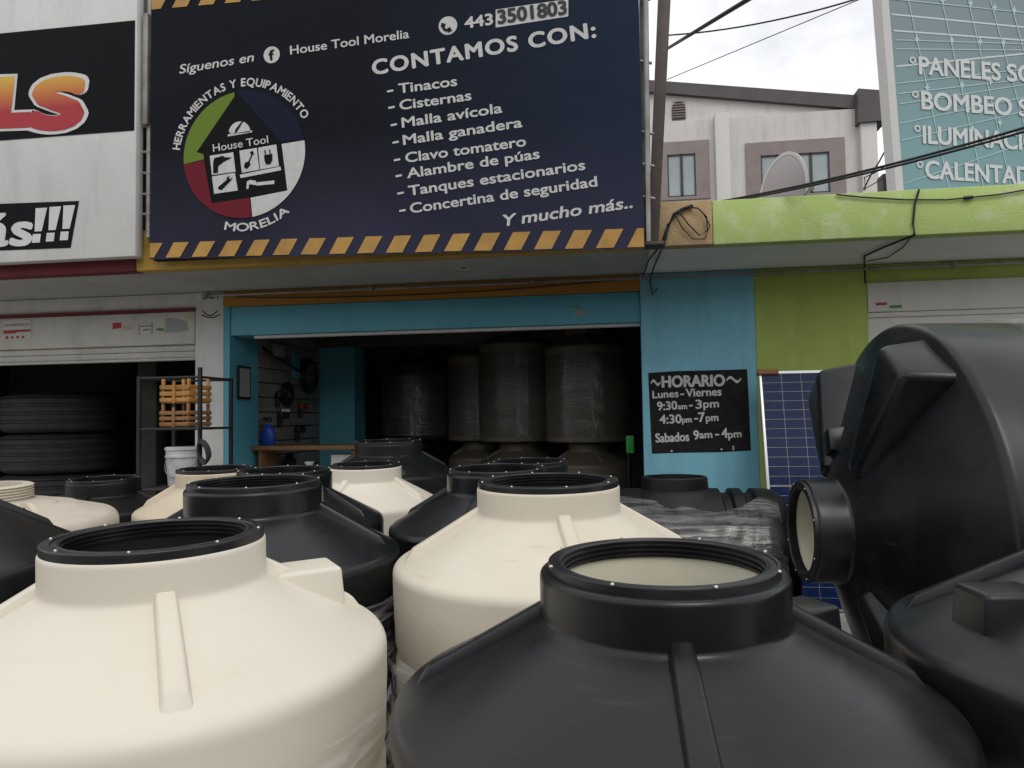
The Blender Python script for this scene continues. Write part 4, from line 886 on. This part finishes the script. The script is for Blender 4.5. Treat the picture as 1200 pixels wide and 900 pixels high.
b = MB(); b.lathe([(.034, .25), (.036, .29), (.02, .30), (.001, .30)], 20); b.box((-.06, -.012, .275), (.02, .012, .30), .004); b.build('bottle_cap', DLIN, jug)
pf = empty('framed_notice', (-3.775, 7.12, 2.09), 'small black framed notice hanging on the blue inner side of the entrance', 'frame')
b = MB(); b.box((0, -.13, -.17), (.02, .13, .17), .004); b.build('frame', METB, pf); b = MB(); b.box((.018, -.105, -.145), (.023, .105, .145)); b.build('notice_sheet', STK['grey'], pf)
# tools hung on the slat wall
def on_wall(yv, z): return (-3.795, yv, z)
k = MB(); k.tube([(-3.77, 7.55, 2.48), (-3.77, 8.55, 2.27)], .018); tag(k.build('hung_pole', METB), 'dark pole hung slanting across the top of the slatted wall', 'tool', 'tools hung on the slatted wall')
def coil_t(yv, z, r, m, label, nm='hose_coil'):
    k = MB()
    for j in range(4):
        k.tube([(-3.77+.012*j, yv+(r-.02*j)*cos(2*pi*i/20), z+(r-.02*j)*sin(2*pi*i/20)*.9) for i in range(21)], .014, 6)
    return tag(k.build(nm, m), label, 'tool', 'tools hung on the slatted wall')
coil_t(8.75, 2.25, .24, METB, 'large dark coil of hose hung high on the slatted wall'); coil_t(8.15, 2.0, .15, METB, 'small dark coil hung at the middle of the slatted wall')
coil_t(8.2, 1.2, .13, METB, 'dark coil hung under the counter board on the slatted wall')
def tool(nm, yv, z, m, label):
    t = empty(nm, on_wall(yv, z), label, 'tool', 'tools hung on the slatted wall')
    k = MB(); k.box((.01, -.10, -.03), (.08, .10, .05), .02); k.build('tool_body', m, t); k = MB(); k.box((.015, -.10, -.13), (.06, -.05, -.03), .012); k.build('handle', METB, t)
    k = MB(); k.tube([(.04, .10, .01), (.04, .19, .01)], .012); k.build('chuck', STEEL, t); return t
tool('power_drill', 7.95, 1.98, METB, 'black power tool hung left of the small coil on the slatted wall'); tool('power_drill', 8.55, 1.86, PANELL, 'dark red power tool hung right of the coils on the slatted wall')
tool('power_drill', 8.0, 1.75, METB, 'black power tool hung above the blue bottle on the slatted wall'); tool('power_drill', 8.45, 1.58, METB, 'black power tool with silver tip hung low on the slatted wall')
for i in range(4):
    k = MB(); k.tube([(-3.77, 8.02+.05*i, 1.72), (-3.77, 8.02+.05*i, 1.80)], .011); k.lathe([(.001, 1.80), (.02, 1.80), (.02, 1.83), (.001, 1.83)], 12, M.Translation((-3.77, 8.02+.05*i, 0)))
    tag(k.build('socket_wrench', STEEL), 'small silver tool in a row of four on the slatted wall', 'tool', 'small silver tools in a row')
k = MB(); k.box((-3.798, 8.3, 2.2), (-3.77, 8.5, 2.5), .01); tag(k.build('blue_package', BLUE2), 'dim blue package hung near the top of the slatted wall', 'package')
k = MB(); k.box((-3.798, 7.75, 2.42), (-3.73, 8.0, 2.55), .01); tag(k.build('grey_package', STK['grey']), 'grey package hung at the top left of the slatted wall', 'package')
wl = V((-3.036,7.250,1.239)); k = MB(); k.lathe([(.001, -.06), (.035, -.06), (.03, -.04), (.018, -.02), (.02, .0), (.045, .03), (.047, .045), (.04, .045), (.001, .02)], 24, M.Translation((wl.x, 7.05, wl.z)))
cup = k.build('white_funnel', WHT); tag(cup, 'small white cup shaped holder below the counter board', 'cup')
k = MB(); k.tube([(wl.x, 7.05, FZ), (wl.x, 7.05, wl.z-.06)], .012); k.build('stem', GALV, cup)

# ------------------------------------------------------------------ rack with crates and bucket at the pillar
rk = empty('steel_rack', (-3.98, 5.75, gz(5.75)), 'thin black steel rack holding crates in front of the white pillar', 'rack')
rz = gz(5.75); X0, X1, Y0, Y1 = 0, .55, 0, .50
def bar(k, p, q, t=.012): 
    k.tube([p, q], t, 4)
ztop = 2.09-rz
for (x, yv) in ((X0, Y0), (X1, Y0), (X0, Y1), (X1, Y1)):
    k = MB(); k.box((x-.014, yv-.014, 0), (x+.014, yv+.014, ztop+(.06 if yv == Y0 and x == X1 else 0))); k.build('upright', METB, rk)
for nm, zz in (('top_frame', ztop-.02), ('shelf', 1.64-rz), ('shelf', 1.135-rz), ('shelf', .5-rz)):
    k = MB()
    for p, q in (((X0, Y0), (X1, Y0)), ((X1, Y0), (X1, Y1)), ((X1, Y1), (X0, Y1)), ((X0, Y1), (X0, Y0))): k.tube([(p[0], p[1], zz), (q[0], q[1], zz)], .012, 6)
    if nm == 'shelf':
        for i in range(7): k.tube([(X0, Y0+(i+.5)*.07, zz+.002), (X1, Y0+(i+.5)*.07, zz+.002)], .005, 4)
    k.build(nm, METB, rk)
def crate(loc, rot, m, label, h=.20, slats=3):
    c = empty('wooden_crate', loc, label, 'crate', 'wooden crates on the rack'); c.rotation_euler.z = R(rot); a, d = .14, .155
    for yv in (-d, d):
        k = MB()
        for i in range(slats): k.box((-a, yv-.006, .01+i*h/slats*.92), (a, yv+.006, .01+i*h/slats*.92+h/slats*.62), .002)
        k.build('side_slats', m, c)
    for x in (-a, a):
        k = MB()
        for i in range(slats): k.box((x-.006, -d+.008, .01+i*h/slats*.92), (x+.006, d-.008, .01+i*h/slats*.92+h/slats*.62), .002)
        k.build('end_slats', m, c)
    for x in (-a+.02, a-.02):
        for yv in (-d+.018, d-.018):
            k = MB(); k.box((x-.012, yv-.011, 0), (x+.012, yv+.011, h+.045), .002); k.build('corner_post', m, c)
    for yv in (-d-.0125,):
        k = MB(); k.box((-.012, yv-.006, 0), (.012, yv+.006, h+.012), .002); k.build('middle_batten', m, c)
    k = MB(); k.box((-a+.01, -d+.01, .0), (a-.01, d-.01, .008)); k.build('bottom', m, c); return c
crate((-3.69, 5.97, 1.655), -4, WOODR, 'brown slatted wooden crate standing on the rack shelf, under the yellow one', .155)
crate((-3.69, 5.97, 1.858), -3, WOODY, 'yellow slatted wooden crate on top of the brown crate', .175)
bk = empty('plastic_bucket', (-3.72, 5.98, 1.15), 'dirty white plastic bucket with lid on the lower rack shelf', 'bucket')
k = MB(); k.lathe([(.001, 0), (.115, 0), (.12, .01), (.138, .24), (.146, .245), (.146, .262), (.139, .265), (.141, .315)], 40); k.build('bucket_wall', BUCK, bk)
k = MB(); k.lathe([(.001, .335), (.14, .335), (.149, .328), (.149, .308), (.143, .306)], 40); k.build('lid', BUCK, bk)
k = MB(); k.tube([(.148*cos(a), -.148*sin(a)*.9-.0, .25-.17*sin(a)) for a in [pi*i/16 for i in range(17)]], .004, 5); k.build('handle', GALV, bk)
k = MB()
for j in range(3): k.tube([(-3.375+.055*cos(2*pi*i/24+.4)*(1-.12*j), 5.72-.012*j, 1.46+.085*sin(2*pi*i/24)-.012*j) for i in range(25)], .010, 6)
k.tube([(-3.41, 5.715, 1.53), (-3.43, 5.73, 1.60), (-3.43, 5.735, 1.66)], .008, 5)
tag(k.build('cable_coil', CABLE), 'black cable looped on the right upright of the rack beside the bucket', 'cable')

# ------------------------------------------------------------------ tyres
GT = 'big tyres stacked in the dark store'
def tyre(R0, w_, m, lab, loc, rib=True):
    h = w_/2; p = [(R0*.55, -h*.72), (R0*.6, -h*.92), (R0*.78, -h), (R0*.90, -h*.93), (R0*.975, -h*.8)]
    for i in range(4): z = -h*.62+i*h*.41; p += [(R0*.998, z-.055*h*2), (R0*.998, z+.055*h*2), (R0*.965, z+.07*h*2), (R0*.965, z+.13*h*2)]
    p += [(R0*.998, h*.78), (R0*.90, h*.93), (R0*.78, h), (R0*.6, h*.92), (R0*.55, h*.72), (R0*.55, -h*.72)]
    k = MB(); k.lathe(p, 96, None, 0, 2*pi, (lambda a, z: (-.012 if (int(a/(2*pi)*96) % 2 and abs(z) > h*.55) else 0)) if rib else None)
    o = k.build('tyre', m, None, loc, ang=30); return tag(o, lab, 'tyre', GT)
a = V((-6.078,7.850,1.762)); b_ = V((-6.765,9.300,1.769))
names = ['topmost tyre of the front stack in the dark store', 'second tyre from the top of the front stack', 'third tyre from the top of the front stack', 'lowest tyre of the front stack']
for i in range(4): tyre(.62, .46, TYRE, names[i], (a.x-.60, 8.15, FZ+.235+.47*(3-i)))
names = ['topmost tyre of the rear stack, right of the front stack', 'second tyre from the top of the rear stack', 'third tyre from the top of the rear stack', 'fourth tyre from the top of the rear stack', 'lowest tyre of the rear stack']
for i in range(5): tyre(.55, .38, TYREB, names[i], (b_.x-.54, 9.55, FZ+.195+.39*(4-i)), False)

# ------------------------------------------------------------------ solar panel leaning on the wall
pa, pb = V((1.205, 6.56, 2.05)), V((1.20, 6.12, gz(6.12)+.01))
sp = empty('solar_panel', tuple(pb), 'dark blue solar panel with white grid lines leaning against the green wall', 'solar panel')
upv = (pa-pb); Hh = upv.length; up_ = upv.normalized(); xr_ = V((1, 0, 0)); xr_ = (xr_-up_*xr_.dot(up_)).normalized(); nv_ = xr_.cross(up_)
sp.matrix_world = M(((xr_.x, -nv_.x, up_.x, pb.x), (xr_.y, -nv_.y, up_.y, pb.y), (xr_.z, -nv_.z, up_.z, pb.z), (0, 0, 0, 1)))
Wp = 1.0; fr = .022
k = MB(); k.box((fr, .0, fr), (Wp-fr, .006, Hh-fr)); k.build('cell_glass', CELL, sp)
k = MB(); k.box((0, -.006, 0), (fr, .035, Hh), .002); k.box((Wp-fr, -.006, 0), (Wp, .035, Hh), .002); k.box((fr, -.005, 0), (Wp-fr, .035, fr)); k.box((fr, -.005, Hh-fr), (Wp-fr, .035, Hh)); k.build('frame', ALU, sp)
k = MB()
for i in range(1, 6): x = fr+(Wp-2*fr)*i/6; k.box((x-.0016, -.0025, fr), (x+.0016, -.0012, Hh-fr))
for half in (0, 1):
    for i in range(13 if half == 0 else 12):
        z = fr+(Hh-2*fr)*(.5*half+.5*i/12); t = .0016 if i else .007
        if i or half: k.box((fr, -.0040, z-t), (Wp-fr, -.0028, z+t))
k.build('grid_lines', GALV, sp)
k = MB(); k.box((-.012, -.03, Hh-.03), (.16, .05, Hh+.012), .006); k.build('cardboard_corner', WOODR, sp)
